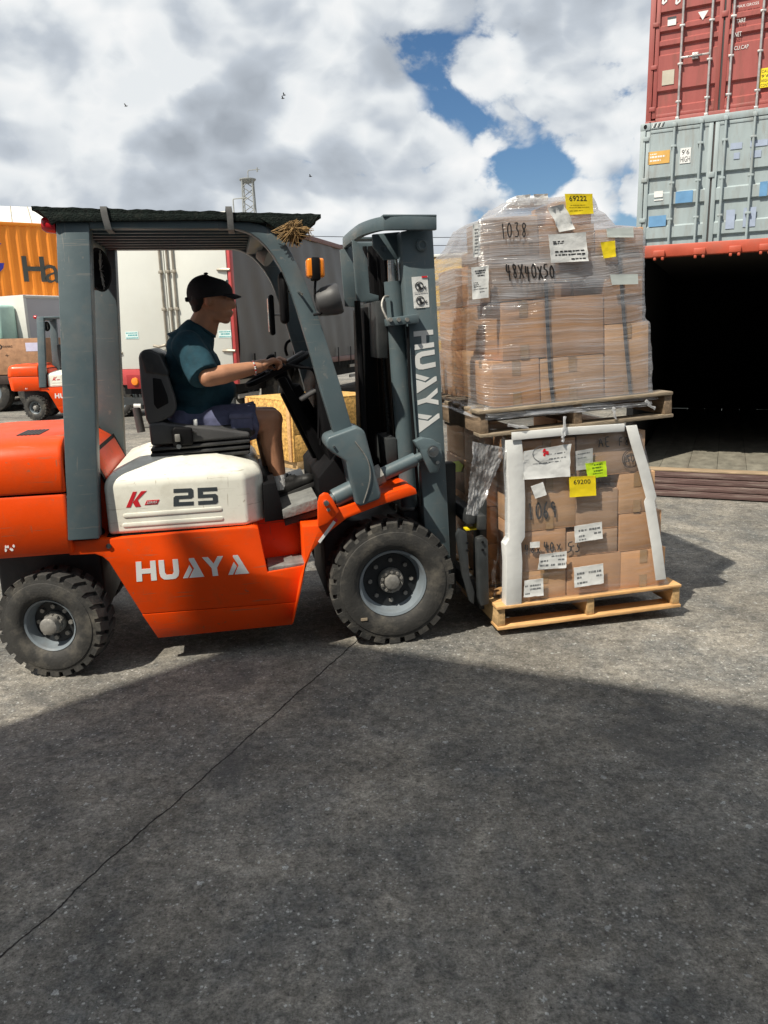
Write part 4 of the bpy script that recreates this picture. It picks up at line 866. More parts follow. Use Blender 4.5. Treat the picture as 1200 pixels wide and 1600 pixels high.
# hands: palm and five curled fingers each, closed on the wheel
def hand(w_, fwd, up_, side, name='hand'):
    fwd = fwd.normalized(); sd = fwd.cross(up_).normalized() * side; up_ = sd.cross(fwd) * side if False else up_.normalized()
    h = MB(); pc = w_ + fwd * .045
    h.capsule(w_ - fwd * .01, w_ + fwd * .03, .027, .026)
    for k in range(4):
        o = sd * ((k - 1.5) * .020); b0 = w_ + fwd * .025 + o * .6; b1 = w_ + fwd * .085 + o + up_ * (.004 if k in (1, 2) else 0)
        h.capsule(b0, b1, .017, .0125)
        ln = (.036, .042, .039, .030)[k]
        c1 = b1 + fwd * ln * .75 - up_ * ln * .55; c2 = c1 - up_ * ln * .75 - fwd * ln * .05; c3 = c2 - fwd * ln * .55 - up_ * ln * .15
        h.capsule(b1, c1, .0105, .0095); h.capsule(c1, c2, .0095, .0085); h.capsule(c2, c3, .0085, .0075)
    t0 = w_ + fwd * .03 - sd * .022 - up_ * .005; t1 = t0 + fwd * .028 - sd * .022 - up_ * .014; t2 = t1 + fwd * .028 - up_ * .018 + sd * .002
    h.capsule(t0, t1, .015, .012); h.capsule(t1, t2, .0115, .009)
    return h
up_h = Vector((-.30, 0, .95))
hr = hand(wrR, Q(432, 561, -.175) - wrR, up_h, 1); remesh('hand', hr, SKIN, person, .0042, 2)
hl = hand(wrL, Q(452, 556, .11) - wrL, up_h, -1); remesh('hand', hl, SKIN, person, .0042, 2)
br_ = MB(); ax_ = (wrR - elR).normalized(); c_ = wrR - ax_ * .03; u_ = Vector((0, 1, 0)).cross(ax_).normalized(); v_ = ax_.cross(u_)
bl = MB()
for k in range(26):
    a = 2 * math.pi * k / 26; (br_ if k % 3 else bl).ball(c_ + (u_ * math.cos(a) + v_ * math.sin(a)) * .035 + ax_ * .004 * math.sin(a), .0048, seg=6, rng=4)
br_.build('bracelet', PAPER, person); bl.build('bracelet_bead', BREAD, person)
# t-shirt
ts = MB()
ts.ball(Q(306, 642, 0), (.178, .19, .10)); ts.ball(Q(312, 613, 0), (.190, .20, .14)); ts.ball(Q(298, 575, 0), (.165, .195, .14)); ts.ball(Q(296, 548, 0), (.125, .18, .10)); ts.ball(Q(300, 528, 0), (.095, .13, .085)); ts.capsule(shR + Vector((0, .02, .01)), shL + Vector((0, -.02, .01)), .078, .078)
ts.cyl(Q(296, 545, 0), Q(317, 513, 0) + Vector((-.004, 0, 0)), .14, .078)
for sh_, e_ in ((shR, elR), (shL, elL)):
    d = e_ - sh_; ts.ball(sh_, .079); ts.cyl(sh_ - d * .05, sh_ + d * .93 + Vector((-.008, 0, -.002)), .078, .079)
tso = remesh('t_shirt', ts, TEE, person, .0075, 4, disp=wr(.008, 15))
nkl = MB(); cn = Q(318, 514, 0); u_ = Vector((0, 1, 0)); v_ = (Q(338, 527, 0) - Q(300, 501, 0)).normalized()
nkl.tube([cn + (u_ * math.cos(2 * math.pi * k / 24) + v_ * math.sin(2 * math.pi * k / 24) * 1.0) * .069 for k in range(25)], .007, 6); nkl.build('collar', TEE, tso)
# shorts
ss = MB(); ss.ball(Q(300, 660, 0), (.165, .19, .10))
for h_, k_ in ((hipR, knR), (hipL, knL)):
    d = k_ - h_; ss.ball(h_, .105); ss.cyl(h_, h_ + d * .84, .108, .097)
sso = remesh('shorts', ss, SHORT, person, .0075, 4, disp=wr(.007, 20))
pk = P(377, 660, -.225); pkt = MB().box((pk.x - .055, -.232, pk.z - .05), (pk.x + .06, -.205, pk.z + .045)).build('pocket', SHORT, sso, .01, 3)
MB().box((pk.x - .06, -.238, pk.z + .02), (pk.x + .065, -.205, pk.z + .05)).build('pocket_flap', SHORT, sso, .008, 3)
ky = P(306, 661, -.24); MB().box((ky.x - .014, -.235, ky.z - .018), (ky.x + .008, -.20, ky.z + .018)).build('key_fob', PAPER, sso, .006)
# shoes and socks
def shoe(an, far=False):
    s = MB(); b = an + Vector((.0, 0, -.105))                # sole level under the heel
    tilt = Matrix.Translation(b) @ Matrix.Rotation(R(-19 if not far else -6), 4, 'Y')
    T_ = lambda p: tilt @ Vector(p)
    s.capsule(T_((-.035, 0, .045)), T_((.05, 0, .045)), .046, .044); s.capsule(T_((.05, 0, .045)), T_((.165, 0, .035)), .045, .037); s.ball(T_((.175, 0, .036)), (.045, .044, .034)); s.cyl(T_((-.005, 0, .04)), T_((-.012, 0, .10)), .046, .043); s.capsule(T_((.03, 0, .085)), T_((.10, 0, .06)), .035, .035)
    so_ = remesh('shoe', s, SHOE, person, .006, 3)
    sl_ = MB(); out = [(-.09, .03), (-.075, .043), (.0, .04), (.06, .037), (.13, .05), (.185, .045), (.222, .02), (.228, -.005), (.21, -.03), (.17, -.047), (.12, -.05), (.05, -.039), (-.02, -.041), (-.075, -.043), (-.09, -.028)]
    rings = [[T_((x * k, y * k2, z)) for x, y in out] for (k, k2, z) in ((.97, .95, -.022), (1.0, 1.0, -.014), (1.0, 1.03, .0), (.98, 1.0, .018))]
    sl_.loft(rings); sl_.build('shoe_sole', SOLE, so_, ang=45)
    lc = MB()
    for k in range(5):
        x = .045 + k * .017; lc.tube([T_((x, -.03, .10 - k * .009)), T_((x + .006, 0, .124 - k * .009)), T_((x, .03, .10 - k * .009))], .0035, 5)
    lc.build('shoelace', BLACK, so_)
    sk_ = MB(); sk_.lathe([(-.02, .048), (.0, .05), (.03, .045), (.055, .043), (.062, .041), (.062, .036), (.0, .036)], an + Vector((.0, 0, -.035)), (-.05, 0, 1), 20); sk_.build('sock', SOCK, person, ang=50)
shoe(anR); shoe(anL, True)
# cap and hair
cp = MB(); cr_c = Q(327.5, 455, 0)
cp.ball(cr_c + Vector((0, 0, .004)), (.116, .09, .10)); cpo_c = cr_c
cpm = MB(); rings = []
for j in range(9):
    th = R(90 * j / 8.0); rr = math.cos(th); rr = rr ** .72; rings.append([cr_c + Vector((.119 * rr * math.cos(a) - .010 * math.sin(th), .092 * rr * math.sin(a), -.012 + .098 * math.sin(th) + .014 * rr * math.cos(a) - (.026 * max(0, math.cos(a)) * math.sin(th) if j < 8 else 0))) for a in [2 * math.pi * k / 28 for k in range(28)]])
rings = [[p + Vector((0, 0, -.022)) for p in rings[0]]] + rings
rings[-1] = [r_.lerp(cr_c + Vector((-.012, 0, .0875)), .9) for r_ in rings[-1]]
cpm.loft(rings); cap = cpm.build('cap', CAPM, person, ang=60)
bp_ = MB(); v0 = cr_c + Vector((.092, 0, -.010)); rows = []
for i in range(7):
    t = i / 6
    rows.append([v0 + Vector((-.055 + t * .125 - .05 * (abs(s_) ** 2) * (1 if t > .3 else .9), s_ * .088 * (1 - .18 * t), -.004 - .016 * t + (-.010 * s_ * s_) + .012 * math.sin(t * 3.0))) for s_ in [k / 5 - 1 for k in range(11)]])
n_ = 11; vs = [p for r_ in rows for p in r_] + [p - Vector((0, 0, .006)) for r_ in rows for p in r_]; k0 = 7 * n_; fs = []
for i in range(6):
    for j in range(10):
        q = (i * n_ + j, i * n_ + j + 1, (i + 1) * n_ + j + 1, (i + 1) * n_ + j); fs += [q, tuple(x + k0 for x in q[::-1])]
for j in range(10):
    for i in (0, 6): a = i * n_ + j; fs.append((a, a + 1, a + 1 + k0, a + k0))
for i in range(6):
    for j in (0, 10): a = i * n_ + j; fs.append((a, a + n_, a + n_ + k0, a + k0))
bp_.add(vs, fs); bp_.build('cap_brim', CAPM, cap, ang=60)
MB().ball(cr_c + Vector((-.012, 0, .089)), (.012, .012, .006)).build('cap_button', CAPM, cap)
em = MB(); em.ball(cr_c + Vector((.094, -.02, .046)), (.008, .018, .010)); em.build('cap_badge', PAPER, cap)
MB().box((cr_c.x - .128, -.03, cr_c.z - .052), (cr_c.x - .108, .03, cr_c.z - .030)).build('cap_strap', CAPM, cap, .005)
hm = MB(); hm.ball(Q(312, 466, 0), (.062, .079, .06)); hm.ball(Q(309, 479, 0), (.035, .06, .04)); hm.ball(Q(322, 462, 0), (.075, .0795, .03)); remesh('hair', hm, HAIR, person, .006, 3)
# ------------------------------------------------------------------ pallets and cartons
YN = -.62
o_low = P(770, 955, YN); LFm = FK.sub((.575, YN, .035), 0, R(-1.5))
LF = LFm
uo = P(752, 683, YN); UF = FK.sub((uo.x, YN, 1.075), 0, R(-3.0))
NOUT = Vector((0, -1, 0))
def pallet(F, wx, dy, label, deck_m, str_m, hgt=.135):
    r_ = empty('wooden_pallet', F.m); tag(r_, label, 'pallet', 'wooden pallets under the cartons')
    rnd = random.Random(int(wx * 1000)); bd_ = .018
    for k in range(3):
        x = (.0, wx / 2 - .022, wx - .044)[k]
        MB().box((x, .012, bd_), (x + .044, dy - .012, hgt - bd_)).build('stringer', str_m, r_, .003)
    ws = [.135, .09, .09, .09, .09, .09, .135]; tot = sum(ws); gap = (dy - tot) / (len(ws) - 1); y = 0
    for k, w__ in enumerate(ws):
        j = rnd.uniform(-.006, .006); MB().box((-.004 + j, y, hgt - bd_ + .0004), (wx + .004 + j, y + w__, hgt + rnd.uniform(-.001, .002))).build('deck_board', deck_m, r_, .003); y += w__ + gap
    for y in (0, dy / 2 - .06, dy - .12): MB().box((-.003, y, 0), (wx + .003, y + .12, bd_ - .0004)).build('bottom_board', deck_m, r_, .003)
    return r_
plo = pallet(LF, 1.07, 1.22, 'fresh yellow pine pallet at the bottom carried on the forks', WOODN, WOODE)
pup = pallet(UF, 1.055, 1.22, 'weathered grey pallet between the lower and upper loads', WOODO, WOODEO)
def carton(F, x0, x1, y0, y1, z0, z1, k, label, group='cartons stacked on the pallets', tape=True, lean=0):
    rnd = random.Random(int(abs(x0 * 977 + y0 * 331 + z0 * 77) * 100)); j = lambda: rnd.uniform(-.003, .003)
    m_ = F.m @ Matrix.Translation(((x0 + x1) / 2 + j(), (y0 + y1) / 2, z0)) @ Matrix.Rotation(R(rnd.uniform(-.5, .5)), 4, 'Z')
    hx, hy, h = (x1 - x0) / 2 - .003, (y1 - y0) / 2 - .003, z1 - z0 - .002
    # slightly bulging walls, two top flaps with the slit between them
    mb = MB(); n = 5; rings = []
    for i in range(4):
        z = h * i / 3; bul = .004 * math.sin(math.pi * i / 3); r_ = []
        for (ax_, ay, bx, by) in ((-hx, -hy, hx, -hy), (hx, -hy, hx, hy), (hx, hy, -hx, hy), (-hx, hy, -hx, -hy)):
            for q in range(n):
                t = q / n; bb_ = bul * math.sin(math.pi * t); nx, ny = (by - ay), -(bx - ax_); l_ = math.hypot(nx, ny); r_.append(Vector((ax_ + (bx - ax_) * t + nx / l_ * bb_, ay + (by - ay) * t + ny / l_ * bb_, z)))
        rings.append(r_)
    mb.loft(rings); o = mb.build('carton', CARTONS[k % 4], None, .003, 2, ang=30, mw=m_)
    tag(o, label, 'carton', group)
    if tape:
        MB().box((-hx + .001, -.024, h - .0005), (hx - .001, .024, h + .0012)).build('tape', TAPE, o); MB().box((-hx - .0016, -.024, h - .06), (-hx + .001, .024, h)).build('tape', TAPE, o)
        if k % 2 == 0:
            MB().box((-.022, -hy - .0052, h - .075), (.022, -hy - .0036, h - .001)).build('tape', TAPE, o); MB().box((-.022, -hy - .0052, .001), (.022, -hy - .0036, .07)).build('tape', TAPE, o)
        fl = MB(); fl.box((-hx, -hy - .0012, h * .0), (hx, -hy + .001, h * .006)); fl.build('flap_edge', CARTONS[(k + 3) % 4], o)
    return o
def rects(F, items, y0, y1, tagger):
    """cartons given by the rectangle of their near face"""
    out = []
    for i, (u0, v0, u1, v1, k, lab) in enumerate(items):
        uc = (u0 + u1) / 2; vm = (v0 + v1) / 2
        out.append([F.px(u0, vm, y0).x, F.px(u1, vm, y0).x, F.px(uc, v1, y0).z, F.px(uc, v0, y0).z, k, lab])
    for it in range(3):                       # rest every carton on the highest one below it
        for c in out:
            tops = [o[3] for o in out if o is not c and min(o[1], c[1]) - max(o[0], c[0]) > .03 and abs(o[3] - c[2]) < .09 and o[2] < c[2] - .02]
            if tops: c[2] = max(tops) + .001
    return out
H0 = .137
# lower load: near row
low = [
 (815, 890, 885, 950, 0, 'small carton at the bottom left of the lower load with a white label'),
 (885, 866, 970, 944, 1, 'small carton in the middle of the bottom row with a wide white label'),
 (970, 858, 1040, 936, 2, 'carton at the bottom right of the lower load above the pine pallet'),
 (815, 828, 885, 890, 1, 'lower-load carton marked 48x40 in black marker'),
 (815, 745, 900, 828, 0, 'lower-load carton marked 1069 in black marker'),
 (885, 828, 965, 866, 3, 'flat carton in the middle of the lower load behind a white label'),
 (900, 765, 967, 828, 3, 'grey brown carton under the yellow 69200 label'),
 (967, 800, 1034, 858, 1, 'carton at right in the lower load beside the white corner board, third layer'),
 (967, 738, 1024, 800, 0, 'carton at right in the lower load below the circled marker number'),
 (808, 686, 900, 745, 2, 'top left carton of the lower load under the crumpled white sheet'),
 (900, 676, 1008, 740, 3, 'dark top right carton of the lower load with black scrawl'),
]
YL = .035
for (x0_, x1_, z0_, z1_, k, lab) in rects(LF, low, YL, 0, None):
    carton(LF, max(x0_, .07), x1_, YL, .42, max(z0_, H0), max(z1_, H0 + .05), k, lab)
YG = 'cartons behind the front rows'
for iy, (ya, yb) in enumerate(((.425, .81), (.815, 1.19))):
    z = H0
    for iz, hgt in enumerate((.22, .22, .22, .20)):
        ins = iz * .012
        for ix, (xa_, xb_) in enumerate(((.07, .37), (.675, 1.02 - iz * .02))):
            carton(LF, xa_ + ins * .3, xb_ - ins * .5, ya, yb, z, z + hgt, ix + iz + iy, 'brown carton in the %s layer of the lower load, %s side, %s' % (('bottom', 'second', 'third', 'top')[iz], ('left', 'right')[ix], ('middle row', 'back row')[iy]), YG, tape=False)
        z += hgt + .001
# upper load
up_items = [
 (770, 562, 845, 650, 2, 'bottom left carton of the upper load at its lit corner'),
 (845, 556, 945, 643, 0, 'bottom middle carton of the upper load behind two dark straps'),
 (945, 504, 1014, 634, 0, 'tall bottom right carton of the upper load'),
 (782, 470, 852, 562, 2, 'upper-load carton set back above the bottom left one'),
 (852, 462, 945, 556, 1, 'upper-load carton in the middle crossed by the left dark strap'),
 (945, 432, 1006, 504, 1, 'upper-load carton at the right edge above the tall one'),
 (766, 408, 868, 470, 3, 'upper-load carton marked 48X40X50 in black marker'),
 (868, 398, 1006, 462, 3, 'wide grey brown carton at right in the third layer of the upper load'),
 (765, 337, 842, 408, 3, 'top carton marked 1038 in black marker'),
 (842, 350, 930, 404, 1, 'top layer carton behind the white barcode sheet'),
 (930, 356, 1006, 398, 2, 'top right carton of the upper load with a torn open corner'),
 (872, 310, 932, 348, 1, 'small carton crowning the upper load under the yellow 69222 label'),
]
YU = .05
for (x0_, x1_, z0_, z1_, k, lab) in rects(UF, up_items, YU, 0, None):
    crown = 'crowning' in lab
    carton(UF, x0_, x1_, YU if not crown else .10, .42 if not crown else .40, max(z0_, .139), z1_, k, lab)
for iy, (ya, yb) in enumerate(((.425, .765), (.77, 1.11))):
    z = .139
    for iz, hgt in enumerate((.27, .24, .22) if iy else (.27, .24, .22, .07)):
        for ix, (xa_, xb_) in enumerate(((.15 - .04 * iy, .42), (.665, .93))):
            if iz == 3 and ix == 1: continue
            carton(UF, xa_ + iz * .01, xb_ - iz * .006, ya, yb, z, z + hgt, ix + iz + iy, 'brown carton in the %s layer of the upper load, %s side, %s' % (('bottom', 'second', 'third', 'top')[iz], ('left', 'right')[ix], ('middle row', 'back row')[iy]), YG, tape=False)
        z += hgt + .001
fo0, fo1 = UF.px(803, 321, .2), UF.px(856, 304, .2)
fm = MB().box((0, 0, 0), (fo1.x - fo0.x, .12, fo1.z - fo0.z)).build('foam_block', FOAM, None, .012, 3, mw=UF.m @ Matrix.Translation((fo0.x, .2, fo0.z))); tag(fm, 'white foam block wrapped on top of the upper load', 'foam')
# ------------------------------------------------------------------ stretch film
def film(name, F, levels, m, label, nz=90, nper=120, amp=.006, top=True, seed=1):
    rnd = random.Random(seed); ph = [rnd.uniform(0, 6.28) for _ in range(8)]
    rings = []
    zs = [l[0] for l in levels]
    for iz in range(nz + 1):
        z = zs[0] + (zs[-1] - zs[0]) * iz / nz
        for k in range(len(levels) - 1):
            if levels[k][0] <= z <= levels[k + 1][0] + 1e-9: break
        t = (z - levels[k][0]) / (levels[k + 1][0] - levels[k][0]); x0_, x1_, y0_, y1_ = [levels[k][i] * (1 - t) + levels[k + 1][i] * t for i in (1, 2, 3, 4)]
        per = []
        rr = .022
        cx, cy, hx, hy = (x0_ + x1_) / 2, (y0_ + y1_) / 2, (x1_ - x0_) / 2, (y1_ - y0_) / 2
        for q in range(nper):
            s_ = q / nper * 4; e = int(s_); f_ = s_ - e
            base = [(-1, -1, 1, -1), (1, -1, 1, 1), (1, 1, -1, 1), (-1, 1, -1, -1)][e]
            px_, py_ = base[0] + (base[2] - base[0]) * f_, base[1] + (base[3] - base[1]) * f_
            ed = min(f_, 1 - f_); rd = 1 - max(0, .06 - ed) * .35
            wv = amp * (math.sin(z * 61 + ph[0] + q * .09) * .35 + math.sin(z * 23 + q * .21 + ph[1]) * .5 + math.sin(q * .55 + z * 7 + ph[2]) * .5 + rnd.uniform(-.25, .25)); wv = max(wv, -.002)
            nx, ny = (0, -1) if e == 0 else (1, 0) if e == 1 else (0, 1) if e == 2 else (-1, 0)
            per.append(Vector((cx + px_ * hx * rd + nx * wv, cy + py_ * hy * rd + ny * wv, z + .004 * math.sin(q * .3 + ph[3]))))
        rings.append(per)
    mb = MB(); mb.loft(rings, close=False)
    if top:
        n = nper; k0 = len(mb.v); z = zs[-1]; c_ = sum((Vector(p) for p in rings[-1]), Vector()) / n
        mb.v.append(tuple(c_ + Vector((0, 0, .02)))); off = (len(rings) - 1) * n
        for i in range(n): mb.f.append((off + i, off + (i + 1) % n, k0))
    o = mb.build(name, m, None, ang=180, mw=F.m); tag(o, label, 'stretch wrap', 'stretch film around the loads'); return o
xl = lambda F, u, v, y=.0: F.px(u, v, y).x + (.026 if F is UF else .012)
zl_ = lambda F, u, v, y=.0: F.px(u, v, y).z
ULEV = [(.100, -.012, 1.0, .012, 1.20), (.139, .03, xl(UF, 1020, 625), .02, 1.135), (zl_(UF, 800, 562), .03, xl(UF, 1018, 560), .022, 1.13), (zl_(UF, 1000, 505), .035, xl(UF, 1018, 506), .024, 1.13), (zl_(UF, 1000, 498), .035, xl(UF, 1010, 500), .026, 1.13),
        (zl_(UF, 800, 470), .038, xl(UF, 1009, 470), .026, 1.13), (zl_(UF, 800, 408), .036, xl(UF, 1009, 408), .028, 1.12), (zl_(UF, 800, 375), .038, xl(UF, 1009, 370), .03, .86), (zl_(UF, 970, 354), .040, xl(UF, 1003, 354), .032, .66), (zl_(UF, 960, 350), .041, xl(UF, 962, 350), .034, .62), (zl_(UF, 810, 337), .046, xl(UF, 946, 340), .04, .47), (zl_(UF, 810, 331), .15, xl(UF, 940, 332), .075, .45), (zl_(UF, 860, 304), .24, xl(UF, 931, 306), .085, .43)]
ULEV.sort(key=lambda l: l[0])
wup = film('stretch_wrap', UF, ULEV, FILM, 'milky streaked stretch film wound around the upper load', seed=4)
LLEV = [(.10, .045, 1.045, .012, 1.205), (.18, .06, xl(LF, 1043, 910), .018, 1.20), (.45, .055, xl(LF, 1036, 850), .02, 1.20), (.75, .05, xl(LF, 1024, 760), .022, 1.20), (zl_(LF, 900, 690), .055, xl(LF, 1008, 690), .024, 1.2), (zl_(LF, 900, 672), .07, xl(LF, 1000, 672), .05, 1.18)]
wlo = film('stretch_wrap', LF, LLEV, FILM2, 'thin wrinkled stretch film wound around the lower load', seed=9, amp=.005)
# --- labels, sheets and marks
def lab(parent, F, quad, y, m, name='label', d=.0018, curl=.006, seed=0):
    """a paper label with a little curl, as a thin sheet on the plane y"""
    q = [F.px(u, v, y) for u, v in quad]; rnd = random.Random(seed + int(quad[0][0])); n = 7; vs, fs = [], []
    amp_ = [[curl * rnd.uniform(0, 1) * (1.0 if (i in (0, n) or j in (0, n)) else .55) for j in range(n + 1)] for i in range(n + 1)]
    for s_ in (0, 1):
        for i in range(n + 1):
            for j in range(n + 1): vs.append(bil(q, i / n, j / n) + NOUT * (amp_[i][j] + d * (1 - s_)))
    W2 = (n + 1) ** 2
    for i in range(n):
        for j in range(n):
            a = i * (n + 1) + j; f_ = (a, a + n + 1, a + n + 2, a + 1); fs += [f_, tuple(x + W2 for x in f_[::-1])]
    for i in range(n):
        for j in (0, n): a = i * (n + 1) + j; b_ = a + n + 1; fs.append((a, b_, b_ + W2, a + W2)); a = j * (n + 1) + i; fs.append((a, a + 1, a + 1 + W2, a + W2))
    def surf(s_, t):
        a, b_ = min(max(s_, 0), .9999) * n, min(max(t, 0), .9999) * n; i, j = int(a), int(b_); fa, fb_ = a - i, b_ - j
        am = amp_[i][j] * (1 - fa) * (1 - fb_) + amp_[i + 1][j] * fa * (1 - fb_) + amp_[i][j + 1] * (1 - fa) * fb_ + amp_[i + 1][j + 1] * fa * fb_
        return bil(q, s_, t) + NOUT * (am + d + .0005)
    return MB().add(vs, fs).build(name, m, parent, ang=60), surf
def prt(parent, q, polys, m, name='print'):
    return on_quad(None, polys, .0004, NOUT, surf=q).build(name, m, parent, smooth=False)
YLAB = .006
def paperlab(parent, F, quad, rows, y=YLAB, m=PAPER, seed=0, ink=GREYPRINT, **kw):
    o, q = lab(parent, F, quad, y, m, seed=seed, **kw); prt(o, q, lines_polys(rows, seed), ink); return o, q
# upper
o, q = lab(wup, UF, [(886, 336), (927, 334), (925, 303), (882, 303)], .04, YELLOW, curl=.004); o['label'] = 'yellow label printed 69222'; prt(o, q, inset(font_polys('69222'), .14, .78, .66, .9), INK); prt(o, q, lines_polys([(.18, .03, .1, .6), (.34, .02, .1, .85), (.45, .02, .15, .7)], 2), mat('ochre_print', (.45, .32, .01), .5))
paperlab(wup, UF, [(860, 411), (919, 408), (914, 363), (856, 367)], [(.24, .05, .14, .92), (.36, .05, .14, .92), (.72, .04, .1, .42), (.66, .03, .1, .38), (.08, .05, .55, .95)], .012, seed=3, ink=INK, curl=.012)
lab(wup, UF, [(873, 363), (898, 358), (880, 319), (855, 325)], .02, PAPER, curl=.014)
lab(wup, UF, [(804, 322), (827, 321), (828, 304), (806, 306)], .19, PAPER, curl=.01)
lab(wup, UF, [(834, 321), (856, 319), (855, 303), (833, 304)], .19, PAPER, curl=.01)
o, q = lab(wup, UF, [(943, 404), (962, 401), (960, 376), (938, 379)], .016, YELLOW, curl=.004); o['label'] = 'small square yellow sticker'
lab(wup, UF, [(949, 371), (990, 371), (989, 355), (947, 357)], .02, mat('pale_tape', (.55, .60, .58), .35), curl=.002)
lab(wup, UF, [(956, 445), (997, 444), (996, 428), (953, 429)], .016, mat('pale_tape', (.55, .60, .58), .35), curl=.002)
paperlab(wup, UF, [(738, 468), (763, 465), (763, 415), (736, 418)], [(.85, .04, .2, .85), (.78, .04, .25, .8), (.70, .04, .35, .75), (.5, .02, .1, .35), (.44, .02, .1, .4), (.38, .02, .1, .5), (.3, .015, .1, .9), (.2, .02, .45, .75)], .02, seed=8, ink=INK, curl=.006)
paperlab(wup, UF, [(739, 403), (750, 401), (750, 348), (738, 350)], [(.1 + k * .1, .04, .25, .8) for k in range(8)], .05, seed=9)
def mark(F, txt, quad, y, parent, w_=.04):
    q = [F.px(u, v, y) for u, v in quad]; asp = (q[1] - q[0]).length / (q[3] - q[0]).length
    return on_quad(q, scrawl(txt, w_, asp), .0012, NOUT).build('marker_writing', INK, parent, smooth=False)
mark(UF, '1038', [(783, 372), (823, 371), (823, 347), (781, 348)], .0215, wup, .045)
mark(UF, '48X40X50', [(792, 438), (868, 434), (866, 414), (789, 414)], .0215, wup, .055)
# lower
o, q = lab(wlo, LF, [(890, 777), (931, 774), (930, 743), (889, 745)], .004, YELLOW, curl=.004); o['label'] = 'yellow label printed 69200'; prt(o, q, inset(font_polys('69200'), .16, .8, .62, .84), INK)
o, q = lab(wlo, LF, [(918, 748), (948, 744), (946, 720), (914, 724)], .008, LIME, curl=.006); o['label'] = 'fluorescent lime sticker'; prt(o, q, lines_polys([(.8, .08, .4, .85), (.62, .07, .3, .8), (.42, .07, .35, .85), (.25, .05, .3, .8)], 5), mat('green_print', (.10, .2, .01), .5))
paperlab(wlo, LF, [(817, 749), (889, 744), (891, 693), (817, 705)], [(.75, .03, .5, .95), (.6, .03, .55, .9), (.5, .02, .2, .8)], .012, seed=4, curl=.014)
qq = [LF.px(u, v, .004) for u, v in [(846, 714), (858, 713), (858, 700), (846, 701)]]
on_quad(qq, [[(.2, .1), (.5, .0), (.5, .45), (.3, .5)], [(.5, .3), (.9, .2), (.95, .6), (.6, .7)], [(.15, .6), (.5, .55), (.55, .9), (.3, 1.0)]], .0012, NOUT).build('red_mark', RED, wlo, smooth=False)
cq = [LF.px(u, v, .003) for u, v in [(833, 722), (868, 720), (868, 696), (833, 697)]]
on_quad(cq, [p for p in ring_poly(.45, .5, .48, .5, .03)[3:17]], .0012, NOUT).build('marker_circle', GREYPRINT, wlo, smooth=False)
lab(wlo, LF, [(836, 779), (854, 773), (848, 753), (829, 760)], .010, PAPER, curl=.004)
paperlab(wlo, LF, [(840, 890), (884, 887), (885, 861), (843, 866)], [(.75, .08, .45, .95), (.5, .09, .05, .35), (.5, .09, .7, .92), (.2, .11, .05, .35), (.2, .11, .45, .6), (.2, .11, .7, .95)], .012, seed=6, ink=GREYPRINT)
paperlab(wlo, LF, [(897, 918), (943, 911), (942, 880), (896, 887)], [(.62, .1, .1, .35), (.62, .1, .5, .92), (.42, .09, .1, .25), (.40, .09, .75, .95), (.15, .09, .1, .45)], .012, seed=7)
paperlab(wlo, LF, [(818, 933), (849, 930), (848, 903), (819, 907)], [(.6, .1, .05, .2), (.6, .1, .3, .9), (.4, .09, .3, .9), (.15, .08, .05, .3)], .012, seed=12)
paperlab(wlo, LF, [(898, 848), (941, 841), (940, 815), (897, 822)], [(.62, .11, .15, .45), (.62, .11, .52, .95), (.3, .1, .15, .35), (.35, .1, .7, .95), (.1, .07, .15, .4)], .012, seed=13)
lab(wlo, LF, [(828, 856), (843, 855), (843, 846), (828, 847)], .012, PAPER, curl=.002)
paperlab(wlo, LF, [(900, 735), (926, 732), (926, 700), (899, 705)], [(.8, .05, .1, .8), (.6, .04, .1, .6)], .024, seed=15, m=mat('grey_paper', (.45, .46, .46), .6), curl=.004)
mark(LF, '1069', [(826, 814), (871, 810), (869, 783), (824, 788)], .0275, wlo, .055)
mark(LF, '48x', [(820, 866), (845, 864), (845, 850), (820, 852)], .0275, wlo, .06); mark(LF, '40x', [(850, 864), (878, 860), (876, 844), (849, 848)], .0275, wlo, .06); mark(LF, '53', [(885, 864), (908, 861), (908, 845), (886, 848)], .0275, wlo, .06)
mark(LF, 'AE', [(935, 700), (954, 697), (953, 682), (934, 685)], .0275, wlo, .06); mark(LF, 'F8RE', [(966, 697), (1002, 694), (1001, 682), (966, 684)], .0275, wlo, .06); mark(LF, '30', [(978, 722), (992, 721), (992, 710), (978, 711)], .0275, wlo, .06)
cq = [LF.px(u, v, .0275) for u, v in [(972, 732), (998, 730), (998, 701), (972, 703)]]; on_quad(cq, ring_poly(.5, .5, .5, .5, .05) + ring_poly(.52, .49, .42, .43, .04)[4:16], .0012, NOUT).build('marker_circle', INK, wlo, smooth=False)
# --- straps (upper load)
def strap(pts, wd, label):
    mb = MB(); ps = [UF.px(u, v, y) for u, v, y in pts]; ps = smooth_path(ps, 5); rings = []
    for p in ps: rings.append([p + Vector((-wd, -.0015, 0)), p + Vector((wd, -.0015, 0)), p + Vector((wd, .0015, 0)), p + Vector((-wd, .0015, 0))])
    mb.loft(rings); o = mb.build('strap', STRAPM, None, mw=UF.m); tag(o, label, 'strap', 'straps around the upper load')
strap([(853, 440, .040), (854, 468, .040), (855, 500, .042), (858, 560, .042), (861, 600, .042), (867, 646, .042)], .0095, 'dark strap down the middle of the upper load')
strap([(960, 357, .041), (965, 380, .041), (970, 430, .041), (975, 500, .041), (980, 560, .041), (986, 622, .041)], .009, 'dark strap down the right part of the upper load')
